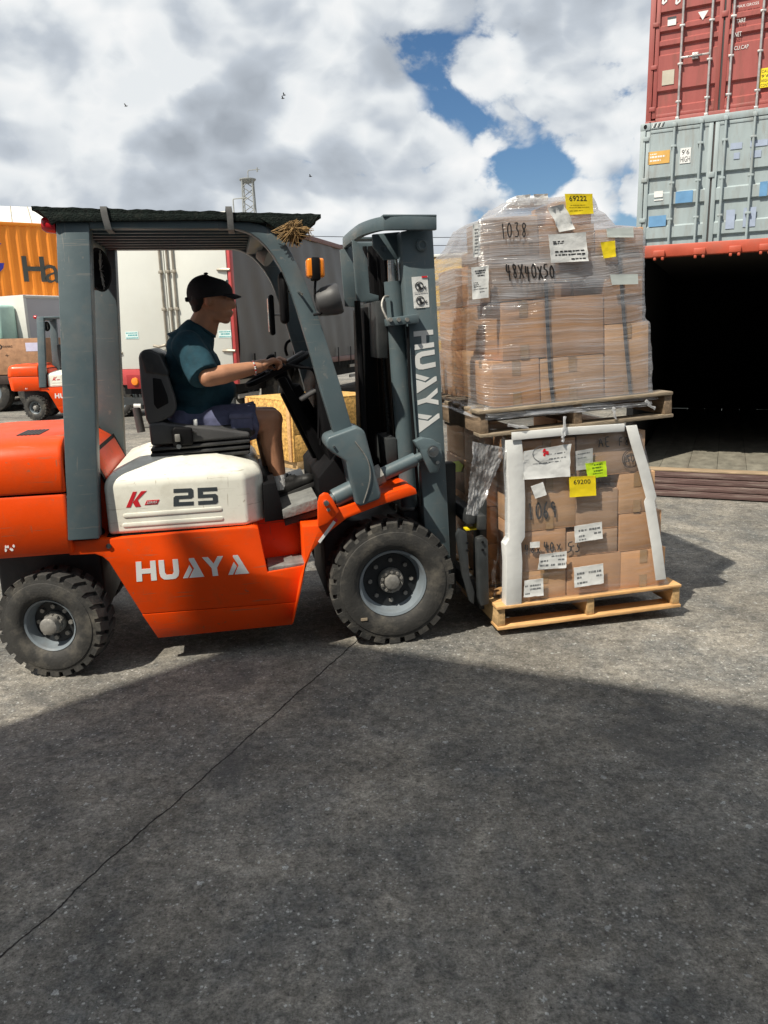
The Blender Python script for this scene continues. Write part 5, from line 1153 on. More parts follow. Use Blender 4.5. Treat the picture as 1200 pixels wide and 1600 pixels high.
# --- white corner boards
def corner_board(F, pts, wd, y, dirx, label):
    mb = MB(); ps = [F.px(u, v, y) for u, v in pts]; rings = []
    for p in ps: rings.append([p, p + Vector((wd * dirx, 0, 0)), p + Vector((wd * dirx, .004, 0)), p + Vector((.004 * dirx, .004, 0)), p + Vector((.004 * dirx, .07, 0)), p + Vector((0, .07, 0))])
    mb.loft(rings); o = mb.build('corner_board', BOARD, None, .0012, mw=F.m); tag(o, label, 'corner board', 'white corner boards on the lower load'); return o
corner_board(LF, [(791, 948), (792, 880), (790, 852), (796, 842), (796, 780), (793, 720), (790, 688)], .086, .004, 1, 'white cardboard corner board at the left edge of the lower load')
corner_board(LF, [(1041, 905), (1034, 850), (1026, 800), (1023, 783), (1026, 776), (1014, 730), (1002, 690), (995, 664)], .062, .004, -1, 'white cardboard corner board at the right edge of the lower load')
tp = [LF.px(u, v, .0) for u, v in ((799, 688), (975, 674))]; d = tp[1] - tp[0]
tbm = MB(); rings = []
for p in (tp[0], tp[0].lerp(tp[1], .5) + Vector((0, 0, .004)), tp[1]): rings.append([p + Vector((0, -.006, 0)), p + Vector((0, -.006, .04)), p + Vector((0, .07, .046)), p + Vector((0, .07, .042)), p + Vector((0, -.002, .036)), p + Vector((0, -.002, 0))])
tbm.loft(rings); tbo = tbm.build('corner_board', BOARD, None, .0012, mw=LF.m); tag(tbo, 'white cardboard edge board lying along the top of the lower load', 'corner board', 'white corner boards on the lower load')
# --- loose film: the hanging bag and torn tails under the upper pallet
def crumple(F, quad, y, nx, ny, amp, name, label, seed, m=BAGM, parent=None):
    rnd = random.Random(seed); q = [F.px(u, v, y) for u, v in quad]; ph = [rnd.uniform(0, 6.28) for _ in range(6)]; vs, fs = [], []
    for i in range(nx + 1):
        for j in range(ny + 1):
            s_, t = i / nx, j / ny; p = bil(q, s_, t); off = amp * 2.2 * (mnoise.noise(Vector((s_ * 3.1 + ph[0], t * 3.7, seed))) + .8 * abs(mnoise.noise(Vector((s_ * 8 + ph[1], t * 6 + s_ * 4, seed + 3)))) + .5 * abs(mnoise.noise(Vector((s_ * 17 + t * 9, t * 15 - s_ * 7, seed + 9))))); vs.append(p + Vector((rnd.uniform(-.15, .15) * amp, -abs(off), rnd.uniform(-.15, .15) * amp)))
    for i in range(nx):
        for j in range(ny): a = i * (ny + 1) + j; fs.append((a, a + ny + 1, a + ny + 2, a + 1))
    o = MB().add(vs, fs).build(name, m, parent, ang=180)
    if parent is None: o.matrix_world = F.m; tag(o, label, 'plastic film')
    return o
crumple(LF, [(728, 803), (745, 806), (792, 700), (738, 690)], .02, 40, 46, .011, 'hanging_film', 'loose clear plastic bag hanging at the left corner of the lower load', 3)
ct = MB(); 
for (u0, v0, u1, v1, k) in ((884, 650, 878, 690, 1), (958, 636, 961, 654, 2), (1010, 626, 1024, 640, 3), (795, 665, 824, 668, 4), (878, 690, 884, 672, 5)):
    rnd = random.Random(k); ps = [UF.px(u0 + (u1 - u0) * t + rnd.uniform(-2, 2), v0 + (v1 - v0) * t + rnd.uniform(-1, 1), -.004 + rnd.uniform(-.01, 0)) for t in [i / 5 for i in range(6)]]
    tl_ = MB().tube(ps, .006, 6, [.009, .006, .009, .005, .008, .003]).build('film_tail', BAGM, wup)
crumple(UF, [(758, 657), (1018, 634), (1018, 627), (758, 647)], .008, 60, 6, .008, 'film_hem', '', 8, FILM, wup)
gl_ = MB(); pp = [LF.pxx(u, v, .045) for u, v in ((706, 738), (720, 737), (724, 727), (716, 720), (706, 722))]; gl_.add(pp + [p + Vector((.002, 0, 0)) for p in pp], [(0, 1, 2, 3, 4), (9, 8, 7, 6, 5)]); gl_.build('label', LIME, wlo, smooth=False)
# ------------------------------------------------------------------ containers at right
CRED = mat('red_container', (.33, .078, .068), .5, var=.12, vscale=2.5, bump=.1, bscale=20, dirt=(.17, .07, .05), dirt_amt=.7, dscale=3, stretch=(2.5, 2.5, .5))
CGREY = mat('bluegrey_container', (.325, .385, .40), .5, var=.09, vscale=2.5, bump=.1, bscale=20, dirt=(.22, .17, .13), dirt_amt=.55, dscale=3, stretch=(2.5, 2.5, .5))
CBAR = mat('galvanised_bar', (.46, .44, .43), .4, metal=.6, var=.2, vscale=12, dirt=(.28, .14, .09), dirt_amt=.5, dscale=5)
GASK = mat('door_gasket', (.05, .045, .045), .7)
DARKI = mat('interior_shade', (.018, .018, .019), .9, spec=.1)  # near black: the unlit inside is put into the wall colour
HEADR = mat('orange_red_header', (.48, .085, .045), .5, var=.12, dirt=(.25, .12, .09), dirt_amt=.5, dscale=4)
def text_on(F, txt, x, z, w_, h, y, m, parent, d=.004):
    q = [Vector((x, y, z)), Vector((x + w_, y, z)), Vector((x + w_, y, z + h)), Vector((x, y, z + h))]
    return on_quad(q, font_polys(txt), d, Vector((0, -1, 0))).build('lettering', m, parent, smooth=False)
def flat(x, z, w_, h, y, m, parent, name='placard', tri=False):
    return MB().prism([(x, z), (x + w_, z), (x + w_, z + h), (x, z + h)] if not tri else [(x + w_ / 2, z), (x + w_, z + h), (x, z + h)], y - .004, y).build(name, m, parent, smooth=False)
def container(m, wd, ht, ln, paint, label, troughs, bars, barmat, doors=True):
    r_ = empty('shipping_container', m); tag(r_, label, 'container', 'shipping containers stacked at right')
    ps = .09
    # side walls, roof, floor, back
    for x in (0, wd):
        mb = MB(); n = int(ln / .14); rings = []
        s = 1 if x == 0 else -1
        for i in range(n * 4 + 1):
            y = .12 + (ln - .24) * i / (n * 4); dx = (0, 0, .036, .036)[i % 4]; rings.append([Vector((x + s * (.012 + dx), y, .16)), Vector((x + s * (.016 + dx), y, .16)), Vector((x + s * (.016 + dx), y, ht - .1)), Vector((x + s * (.012 + dx), y, ht - .1))])
        mb.loft(rings); mb.build('side_panel', paint, r_, smooth=False)
        MB().box((x if s > 0 else x - .06, .1, 0), (x + .06 if s > 0 else x, ln - .1, .155)).build('bottom_rail', paint, r_); MB().box((x if s > 0 else x - .06, .1, ht - .1), (x + .06 if s > 0 else x, ln - .1, ht - .004)).build('top_rail', paint, r_)
    MB().box((.06, .1, ht - .04), (wd - .06, ln - .1, ht - .02)).build('roof', paint, r_); MB().box((.06, .1, .12), (wd - .06, ln - .1, .15)).build('floor', DSTEEL, r_); MB().box((.06, ln - .1, .0), (wd - .06, ln - .06, ht - .02)).build('end_panel', paint, r_)
    for x in (0, wd - ps):
        for y in (0, ln - .1): MB().box((x, y, .118), (x + ps, y + .1, ht - .118)).build('corner_post', paint, r_, .006)
    for x in (-.004, wd - .17 + .004):
        for z in (0, ht - .118):
            for y in (-.004, ln - .15):
                c_ = MB().box((x, y, z), (x + .17, y + .162, z + .118)).build('corner_casting', paint, r_, .008); MB().prism([(x + .085 + .03 * math.cos(t), z + .06 + .04 * math.sin(t)) for t in [i * .6283 for i in range(10)]], y - .002, y + .002).build('casting_hole_shade', DARKI, c_)  # dark oval on each casting stands for the shade inside its hole
    MB().box((.17, 0, 0), (wd - .17, .1, .15)).build('door_sill', paint, r_, .006); MB().box((.17, .0, ht - .11), (wd - .17, .1, ht)).build('door_header', paint, r_, .006)
    if not doors: return r_
    z0, z1 = .155, ht - .115; cxm = wd / 2
    for (xa_, xb_) in ((ps + .012, cxm - .016), (cxm + .016, wd - ps - .012)):
        prof = [(z0, .0), (z0 + .06, .0)]
        for (a, b_) in troughs:
            za, zb = z0 + (z1 - z0) * a, z0 + (z1 - z0) * b_; prof += [(za, .0), (za + .03, .042), (zb - .03, .042), (zb, .0)]
        prof += [(z1, .0)]
        mb = MB(); rings = []
        for (z, dep) in prof: rings.append([Vector((xa_ + .07, .022 + dep, z)), Vector((xb_ - .07, .022 + dep, z)), Vector((xb_ - .07, .07 + .0, z)), Vector((xa_ + .07, .07, z))])
        mb.loft(rings); dr = mb.build('door', paint, r_, 0, smooth=False)
        MB().box((xa_, .012, z0), (xa_ + .07, .075, z1)).build('door_frame', paint, dr, .005); MB().box((xb_ - .07, .012, z0), (xb_, .075, z1)).build('door_frame', paint, dr, .005)
        MB().box((xa_ + .0705, .012, z1 - .06), (xb_ - .0705, .0215, z1)).build('door_frame', paint, dr, .004); MB().box((xa_ + .0705, .012, z0), (xb_ - .0705, .0215, z0 + .058)).build('door_frame', paint, dr, .004)
        for k in range(4):
            z = z0 + .12 + (z1 - z0 - .3) * k / 3; xh = xa_ - .05 if xa_ < cxm - .1 else xb_ - .03; MB().box((xh, -.012, z), (xh + .10, .011, z + .07)).build('hinge', paint, dr, .004)
    MB().box((cxm - .016, .03, z0), (cxm + .016, .06, z1)).build('gasket', GASK, r_); MB().box((cxm - .045, -.004, z0 + (z1 - z0) * .62), (cxm + .05, .011, z0 + (z1 - z0) * .62 + .09)).build('gasket_plate', paint, r_, .004)
    for (fx, hz) in bars:
        x = wd * fx; bar = MB().tube([Vector((x, -.030, .06)), Vector((x, -.030, ht - .04))], .021, 10).build('locking_bar', barmat, r_)
        for z in (.05, ht - .12): MB().box((x - .035, -.055, z), (x + .035, .0, z + .07)).build('cam_keeper', barmat, bar, .006)
        for k in range(4): z = .35 + (ht - .8) * k / 3; MB().box((x - .045, -.05, z), (x + .045, .012, z + .035)).build('bar_guide', barmat, bar, .004)
        if hz:
            MB().box((x + (0 if hz > 0 else -.36), -.062, ht * .40), (x + (.36 if hz > 0 else 0), -.047, ht * .40 + .032)).build('handle', barmat, bar, .005); MB().box((x + hz * .26 - .03, -.05, ht * .40 - .03), (x + hz * .26 + .03, .02, ht * .40 + .07)).build('handle_latch', barmat, bar, .005)
    return r_
YC = R(-23.9); ex2_ = Vector((math.cos(YC), math.sin(YC), 0))
g0 = ground_pt(1020, 775); oc = g0 - ex2_ * .28
OCM = Matrix.Translation(oc) @ Matrix.Rotation(YC, 4, 'Z')
r_ = empty('shipping_container', OCM); tag(r_, 'open dark container at ground level with an orange-red header bar', 'container', 'shipping containers stacked at right')
OCF = Frame(OCM); hz1, hz0 = OCF.px(1100, 378.5, 0).z, OCF.px(1100, 398, 0).z; zf = OCF.px(1100, 736, 0).z; WD, LN = 2.44, 6.0
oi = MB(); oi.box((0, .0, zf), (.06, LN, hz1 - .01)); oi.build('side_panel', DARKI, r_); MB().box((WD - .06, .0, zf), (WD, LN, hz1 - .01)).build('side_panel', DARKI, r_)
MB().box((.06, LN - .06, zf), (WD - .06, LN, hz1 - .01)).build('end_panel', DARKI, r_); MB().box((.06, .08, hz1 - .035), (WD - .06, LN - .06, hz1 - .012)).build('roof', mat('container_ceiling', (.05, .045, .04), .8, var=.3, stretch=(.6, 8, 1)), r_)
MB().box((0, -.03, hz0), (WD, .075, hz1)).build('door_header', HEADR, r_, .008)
for u in (1030, 1093, 1148, 1195):
    p = OCF.px(u, 394, -.03); mb = MB().box((p.x - .05, -.075, hz0 + .0), (p.x + .05, -.031, hz0 + .055)); mb.box((p.x - .045, -.07, hz0 - .03), (p.x - .02, -.035, hz0)); mb.box((p.x + .02, -.07, hz0 - .03), (p.x + .045, -.035, hz0)); mb.build('cam_keeper', HEADR, r_, .008)
MAR = mat('worn_maroon_wood', (.105, .060, .055), .75, var=.3, vscale=5, bump=.6, bscale=16, dirt=(.36, .30, .26), dirt_amt=.85, dscale=3.4, stretch=(.6, 1, 16))
GFL = mat('weathered_floor', (.165, .155, .125), .8, var=.35, vscale=5, bump=.5, bscale=30, dirt=(.14, .12, .095), dirt_amt=.7, dscale=3, stretch=(2, 1, 1))
rnd = random.Random(4)
for k in range(4):
    z0 = .012 + (zf - .02) * k / 4; MB().box((-.02, -.022 + rnd.uniform(-.006, .006), z0), (WD + .02, .12, z0 + (zf - .02) / 4 - .006)).build('sill_plank', MAR, r_, .006)
MB().box((-.0, -.028, zf - .012), (WD, .10, zf + .006)).build('sill_edge', mat('rust_edge', (.34, .25, .16), .7, var=.3, stretch=(1, 4, 4)), r_, .004)
MB().box((.0, .10, .02), (WD, LN - .01, zf - .035)).build('base_slab', DARKI, r_)  # slab added under the planks to stop light through the gaps
for k in range(9):
    x = .061 + k * .257; MB().box((x, .102, zf - .03), (x + .2545, LN - .07, zf + .002 + rnd.uniform(-.002, .002))).build('floor_plank', GFL, r_, .003)
# the stack behind it
def stack_m(u, v, d, z, yaw=YC):
    dd = ray(u, v); p = CAM + dd * (d / dd.dot(_fw)); return Matrix.Translation((p.x, p.y, z)) @ Matrix.Rotation(yaw, 4, 'Z')
DS = 13.9; YS = R(-26)
zg = 5.10
gm_ = stack_m(997, 290, DS, zg - 2.62, YS); rm_ = stack_m(1010, 160, DS, zg, YS); bm_ = stack_m(997, 290, DS, 0.0, YS)
container(bm_, 2.44, 2.47, 6.0, CGREY, 'grey container hidden at the foot of the rear stack', [(.1, .9)], [], CBAR, doors=False)
cg_ = container(gm_, 2.44, 2.62, 6.0, CGREY, 'pale blue-grey container with a 9\'6 HIGH placard, second level of the rear stack', [(.06, .22), (.30, .46), (.54, .66)], [(.236, 0), (.415, 0), (.574, 0), (.757, 0)], CGREY)
cr2 = container(rm_, 2.44, 2.62, 6.0, CRED, 'dull red container on top of the rear stack with white weight lettering', [(.07, .19), (.43, .50), (.53, .60), (.63, .73), (.80, .92)], [(.225, 1), (.42, -1), (.56, 0), (.745, 0)], CBAR)
CF = Frame(gm_)
def pbox(F, u0, v0, u1, v1, y): a, b_ = F.px(u0, v1, y), F.px(u1, v0, y); return a.x, a.z, b_.x - a.x, b_.z - a.z
BLUES = mat('blue_patch', (.13, .29, .50), .5); PBLUE = mat('pale_patch', (.34, .40, .52), .6); OCH = mat('ochre_placard', (.62, .36, .09), .5)
yp = .018
x, z, w2, h2 = pbox(CF, 1062, 230, 1080, 256, yp); pl = flat(x, z, w2, h2, yp - .002, PAPER, cg_); text_on(CF, "9'6", x + w2 * .14, z + h2 * .55, w2 * .72, h2 * .35, yp - .007, INK, pl, .001); text_on(CF, 'HIGH', x + w2 * .06, z + h2 * .08, w2 * .88, h2 * .36, yp - .007, INK, pl, .001)
x, z, w2, h2 = pbox(CF, 1012, 234, 1047, 258, yp); pl = flat(x, z, w2, h2, yp - .002, OCH, cg_); q = [Vector((x, yp - .006, z)), Vector((x + w2, yp - .006, z)), Vector((x + w2, yp - .006, z + h2)), Vector((x, yp - .006, z + h2))]; on_quad(q, lines_polys([(.75, .08, .1, .4), (.5, .14, .1, .8), (.22, .12, .1, .6)], 3), .001, NOUT).build('lettering', WHITE, pl, smooth=False)
for (a, b_, c_, d_, m_) in ((1055, 297, 1083, 318, BLUES), (1013, 336, 1041, 355, BLUES), (1186, 283, 1200, 307, BLUES), (1133, 327, 1149, 358, PBLUE), (1160, 323, 1182, 355, PBLUE), (1141, 222, 1160, 234, PBLUE), (1172, 217, 1200, 230, PBLUE), (1172, 234, 1190, 247, PBLUE), (1146, 238, 1156, 249, PBLUE), (1022, 298, 1036, 309, PAPER), (1022, 311, 1036, 314, PAPER)):
    x, z, w2, h2 = pbox(CF, a, b_, c_, d_, yp); flat(x, z, w2, h2, yp - .003, m_, cg_)
for x in (.19, 2.05):
    for k in range(6): MB().prism([(x + k * .034, 2.53), (x + k * .034 + .017, 2.53), (x + k * .034 + .045, 2.60), (x + k * .034 + .028, 2.60)], -.006, .0).build('hazard_stripe', INK if k % 2 else WHITE, cg_, smooth=False)
RF = Frame(rm_)
for (a, b_, c_, d_, m_, tri) in ((1043, 26, 1057, 41, PAPER, False), (1090, 16, 1107, 33, PAPER, True), (1034, 108, 1054, 134, mat('worn_placard', (.48, .44, .36), .6), False)):
    x, z, w2, h2 = pbox(RF, a, b_, c_, d_, yp); flat(x, z, w2, h2, yp - .003, m_, cr2, tri=tri)
x, z, w2, h2 = pbox(RF, 1043, 25, 1057, 31, yp); flat(x, z, w2, h2, yp - .0075, DGREY, cr2)
for (txt, a, b_, c_, d_) in (('MAX.GROSS', 1151, 2, 1186, 13), ('TARE', 1150, 28, 1165, 37), ('NET', 1148, 49, 1159, 58), ('CU.CAP', 1147, 69, 1170, 79)):
    x, z, w2, h2 = pbox(RF, a, b_, c_, d_, yp); text_on(RF, txt, x, z, w2, h2, yp - .002, WHITE, cr2)
x, z, w2, h2 = pbox(RF, 1186, 103, 1218, 138, yp); pl = flat(x, z, w2, h2, yp - .003, YELLOW, cr2)
for i, t in enumerate(('CAUTION', "9'6", 'HIGH', 'CONTAINER')): text_on(RF, t, x + w2 * .08, z + h2 * (.76 - .24 * i), w2 * .84 if i in (0, 3) else w2 * .4, h2 * .16, yp - .0085, INK, pl, .001)
for (a, b_) in ((1034, 1), (1055, 0)):
    x, z, w2, h2 = pbox(RF, a, -14, a + 10, 8, yp); on_quad([Vector((x, yp - .002, z)), Vector((x + w2, yp - .002, z)), Vector((x + w2, yp - .002, z + h2)), Vector((x, yp - .002, z + h2))], [[(.0, .1), (.3, 0), (.9, .2), (1.1, 1), (.7, 1), (.6, .25), (.35, .2), (.5, 1), (.1, 1)]], .004, NOUT).build('lettering', WHITE, cr2, smooth=False)

# ------------------------------------------------------------------ the curtain-sided trailer behind the driver
TWH = mat('white_door', (.60, .61, .57), .35, var=.04, vscale=1.5, dirt=(.55, .53, .47), dirt_amt=.35, dscale=1.2)
CURT = mat('grey_tarpaulin', (.105, .110, .118), .5, var=.08, vscale=1.5, bump=.35, bscale=3, stretch=(1, 1, .5))
TRED = mat('red_frame', (.46, .06, .06), .4, var=.1)
tcp = ground_pt(372, 577, 1.06); ang_t = R(-16.5)
TM = Matrix.Translation((tcp.x, tcp.y, 0)) @ Matrix.Rotation(ang_t, 4, 'Z')       # x to the right along the rear, y forward along the trailer; origin at the near right rear corner
TF = Frame(TM); tr = empty('trailer', TM); tag(tr, 'white-doored trailer with a dark grey curtain side and red rear frame', 'trailer')
ZT = TF.px(352, 330, 0).z; ZB = 1.06; TL = 13.0; TWd = 2.5
MB().box((-TWd + .02, .04, ZB), (-.03, TL, ZT - .02)).build('cargo_box', CURT, tr)
cu = MB(); rings = []; n = 130; rnd = random.Random(6)
for i in range(n + 1):
    y = .10 + (TL - .2) * i / n; rings.append([Vector((-.02 + .012 * math.sin(i * .9) + rnd.uniform(-.006, .006) + .01 * math.sin(i * .23), y, z)) for z in (ZB + .02,)] + [Vector((.0 + .010 * math.sin(i * .9 + k) + .012 * math.sin(i * .31 + k * .8), y, ZB + .02 + (ZT - ZB - .1) * k / 8)) for k in range(1, 9)])
vs = [p for r2 in rings for p in r2]; nk = len(rings[0]); fs = [(i * nk + j, (i + 1) * nk + j, (i + 1) * nk + j + 1, i * nk + j + 1) for i in range(n) for j in range(nk - 1)]
MB().add(vs, fs).build('curtain', CURT, tr, ang=180)
MB().box((-.05, .0, ZT - .1), (.03, TL, ZT)).build('top_rail', mat('rail_brown', (.17, .085, .075), .5), tr, .01); MB().box((-.06, .0, ZB - .08), (.03, TL, ZB + .04)).build('bottom_rail', mat('rail_brown', (.17, .085, .075), .5), tr, .01)
for k in range(14): y = .6 + k * .9; MB().box((.031, y, ZB - .16), (.04, y + .05, ZB + .25)).build('curtain_strap', BLACK, tr)
for (xa_, xb_) in ((-TWd + .06, -TWd / 2 - .008), (-TWd / 2 + .008, -.075)): MB().box((xa_, -.02, ZB + .03), (xb_, .035, ZT - .1)).build('door', TWH, tr, .008)
for x in (-TWd, -.07): MB().box((x if x < -1 else x + .015, -.03, ZB - .08), (x + .07, .09, ZT - .01)).build('corner_post', TRED if x > -1 else TWH, tr, .008)
MB().box((-TWd, -.03, ZT - .1), (0, .039, ZT)).build('rear_header', TWH, tr, .008); MB().box((-TWd, -.04, ZB - .25), (0, .05, ZB + .025)).build('rear_bumper', TRED, tr, .01)
HNG = mat('hinge_metal', (.38, .34, .28), .4, metal=.5, var=.2)
for v in (421, 488, 545 + 3):
    q = TF.px(350, v, -.03)
    for x0_, w2 in ((-.25, .24), (-TWd + .01, .24)): MB().tube([Vector((x0_, -.03, q.z)), Vector((x0_ + w2 * .5, -.035, q.z)), Vector((x0_ + w2, -.03, q.z - .005))], .025, 8, [.022, .032, .022]).build('hinge', HNG, tr)
for u in (254, 265, 274):
    q = TF.px(u, 460, -.05); bar = MB().tube([Vector((q.x, -.05, ZB)), Vector((q.x, -.05, ZT - .05))], .018, 8).build('locking_bar', HNG, tr)
    for k in range(4): z = ZB + .4 + k * .62; MB().box((q.x - .035, -.075, z), (q.x + .035, -.021, z + .05)).build('bar_guide', HNG, bar, .006)
q = TF.px(250, 540, -.06); MB().tube([Vector((q.x - .12, -.07, q.z)), Vector((q.x, -.09, q.z - .02)), Vector((q.x + .12, -.07, q.z + .01))], .025, 8).build('door_handle', HNG, tr)
for (u, v) in ((197, 518), (342, 516)):
    x, z, w2, h2 = pbox(TF, u, v, u + 19, v + 12, -.021); pl = flat(x, z, w2, h2, -.022, mat('mint_sticker', (.62, .75, .74), .5), tr, 'sticker'); on_quad([Vector((x, -.027, z)), Vector((x + w2, -.027, z)), Vector((x + w2, -.027, z + h2)), Vector((x, -.027, z + h2))], lines_polys([(.75, .14, .05, .95), (.42, .2, .2, .9), (.08, .14, .05, .95)], u), .001, NOUT).build('print', mat('teal_print', (.04, .30, .32), .5), pl, smooth=False)
q = TF.px(211, 596, -.05); lb = MB().box((q.x - .16, -.07, q.z - .13), (q.x + .16, -.041, q.z + .12)).build('tail_light_panel', mat('tail_red', (.30, .02, .02), .4), tr, .01); MB().lathe([(0, .07), (-.03, .065), (-.04, 0)], (q.x + .02, -.07, q.z), (0, 1, 0), 16).build('tail_light', AMBER, lb)
MB().box((-TWd, .3, .62), (-.3, TL, ZB - .1)).build('chassis', BLACK, tr)
def truck_wheel(x, y, r2, wd, par, fwd='x'):
    t = MB().lathe([(0, .0), (.02, r2 * .3), (.05, r2 * .5), (.0, r2 * .58), (-.01, r2 * .8), (.02, r2 * .97), (wd * .5, r2), (wd - .02, r2 * .97), (wd, r2 * .6), (wd, 0)], (x, y, r2), (-1, 0, 0) if fwd == 'x' else (0, 1, 0), 28).build('wheel', RUBBER, par, ang=35)
    MB().lathe([(.045, 0), (.045, r2 * .5), (.0, r2 * .57), (-.003, r2 * .55), (.03, r2 * .46), (.03, r2 * .18), (-.01, r2 * .16), (-.012, 0)], (x, y, r2), (-1, 0, 0) if fwd == 'x' else (0, 1, 0), 24).build('rim', RIM, t, ang=35)
for y in (2.2, 3.5, 4.8):
    for x in (-.12, -TWd + .42): truck_wheel(x, y, .5, .3, tr)
    MB().prism([(0, 0)] * 0 or [(-.4, 1.02), (-.1, 1.02), (-.1, 1.04), (-.4, 1.04)], y - .55, y + .55).build('mudguard', BLACK, tr)
for x in (-.06,):
    for (ya, yb) in ((.1, .9), (6.2, 10.5)): MB().box((x - .03, ya, .55), (x, yb, .62)).build('side_guard', HUB, tr); MB().box((x - .03, ya, .80), (x, yb, .87)).build('side_guard', HUB, tr)
MB().box((-TWd + .1, -.03, .45), (-.1, .04, .58)).build('underride_bar', DSTEEL, tr)
MB().box((-TWd + .2, TL + .4, .6), (-.2, TL + 2.2, 3.2)).build('tractor_cab', mat('truck_cab', (.5, .5, .5), .4), tr, .08)
for x in (-.15, -TWd + .45): truck_wheel(x, TL + 1.4, .5, .3, tr)

# ------------------------------------------------------------------ OSB crate and pale pallets
OSB = mat('osb_board', (.62, .36, .10), .7, var=.6, vscale=30, bump=.5, bscale=40, dirt=(.26, .12, .03), dirt_amt=.95, dscale=26)
oc0 = ground_pt(463, 735, .0); om = Matrix.Translation((oc0.x, oc0.y, 0)) @ Matrix.Rotation(R(38), 4, 'Z')
cr_ = empty('osb_crate', om); tag(cr_, 'yellow chipboard crate standing on the ground behind the driver\'s legs', 'crate')
OF = Frame(om); zt_ = OF.px(463, 628, 0).z
LX, LY = 1.25, 1.15
def osb_panel(a, b_): return MB().box(a, b_).build('panel', OSB, cr_, .003)
osb_panel((0, 0, .10), (LX, .018, zt_ * .52 - .003)); osb_panel((0, 0, zt_ * .52 + .003), (LX, .018, zt_)); osb_panel((-.018, 0, .10), (-.0005, LY, zt_ * 1.0)); osb_panel((-.018, 0, zt_ + .001), (LX, LY, zt_ + .019)); osb_panel((LX, 0, .1), (LX + .018, LY, zt_)); osb_panel((0, LY - .018, .1), (LX, LY, zt_))
for x in (.02, LX / 2 - .05, LX - .12): MB().box((x, -.001, .0), (x + .1, LY, .099)).build('skid', WOODE, cr_, .004)
for y in (.03, LY - .1): MB().box((-.04, y, .1), (-.0185, y + .07, zt_)).build('batten', WOODN, cr_, .003)
pp0 = ground_pt(578, 694); sm_ = Frame(Matrix.Translation((pp0.x - .12, pp0.y, 0)) @ Matrix.Rotation(R(20), 4, 'Z'))
for k in range(2):
    F_ = sm_.sub((.02 * k, 0, .14 * k)); po = pallet(F_, 1.0, 1.2, 'pale empty pallet lying on the ground beyond the mast, %s of two' % ('lower' if k == 0 else 'upper'), WOODN, WOODE)
    po['group'] = 'empty pallets beyond the mast'

# ------------------------------------------------------------------ left background
# second forklift of the same make with its driver
bf = ground_pt(57, 657); B_yaw = R(6)
rear_local = Vector((ra_.x, -.55, 0)); BFM = Matrix.Translation(bf) @ Matrix.Rotation(B_yaw, 4, 'Z') @ Matrix.Translation(-rear_local)
f2 = copy_tree(fk, None, ('roof_cover',)); f2.matrix_world = BFM
tag(f2, 'smaller-looking distant orange forklift at far left without a roof mat', 'forklift', 'orange forklifts in the yard')
p2 = copy_tree(person, None); p2.matrix_world = BFM; tag(p2, 'distant person in dark clothes seated on the far-left forklift', 'person')
# flatbed with the printed wooden crate
ply = mat('plywood_brown', (.40, .22, .12), .7, var=.25, vscale=7, bump=.2, bscale=30, dirt=(.20, .10, .05), dirt_amt=.6, dscale=5)
D1 = 18.5
def at(u, v, d): dd = ray(u, v); return CAM + dd * (d / Vector((0, 1, 0)).dot(dd))
c0, c1 = at(76, 584, D1), at(58, 528, D1)
TFm = Matrix.Translation((c0.x, c0.y, 0)) @ Matrix.Rotation(R(-4), 4, 'Z'); fb = empty('flatbed_truck', TFm); tag(fb, 'dark flatbed truck under the printed brown crate at far left', 'truck')
zb_ = c0.z
MB().box((-5.2, -.1, zb_ - .22), (.1, 2.3, zb_ - .02)).build('deck', mat('dark_deck', (.045, .03, .025), .7, var=.3), fb, .01); MB().box((-5.0, .6, zb_ - .55), (0, 1.6, zb_ - .22)).build('chassis', BLACK, fb)
for x in (-3.6, -1.45, -.35):
    for y in (-.05, 1.95): truck_wheel(x, y, .46, .3, fb, 'y')
MB().box((-6.6, .1, .5), (-5.3, 2.2, 2.6)).build('cab', mat('teal_cab', (.01, .32, .27), .35), fb, .08)
ck = MB().box((-3.4, 0, zb_), (-.02, 1.9, c1.z)).build('wooden_crate', ply, None, .006, mw=TFm); tag(ck, 'brown plywood crate with black stencilled print on the dark flatbed', 'crate')
CKF = Frame(TFm)
def ckq(u0, v0, u1, v1): a, b_ = CKF.px(u0, v1, 0), CKF.px(u1, v0, 0); return [Vector((a.x, 0, a.z)), Vector((b_.x, 0, a.z)), Vector((b_.x, 0, b_.z)), Vector((a.x, 0, b_.z))]
on_quad(ckq(3, 539.5, 19, 543.5), font_polys('KRAMAG'), .004, NOUT).build('lettering', INK, ck, smooth=False); on_quad(ckq(-3, 538, 2.6, 546), ring_poly(.5, .5, .5, .5, .3), .004, NOUT).build('lettering', INK, ck, smooth=False)
on_quad(ckq(8, 553, 14, 558), [[(.35, .35), (.65, .35), (.65, .65), (.35, .65)], [(.42, .75), (.58, .75), (.5, 1)], [(.42, .25), (.58, .25), (.5, 0)], [(.25, .42), (.25, .58), (0, .5)], [(.75, .42), (.75, .58), (1, .5)]], .004, NOUT).build('handling_mark', INK, ck, smooth=False)
on_quad(ckq(41, 535, 63, 549), [UNIT], .004, NOUT).build('label', mat('lilac_paper', (.55, .54, .70), .6), ck, smooth=False)
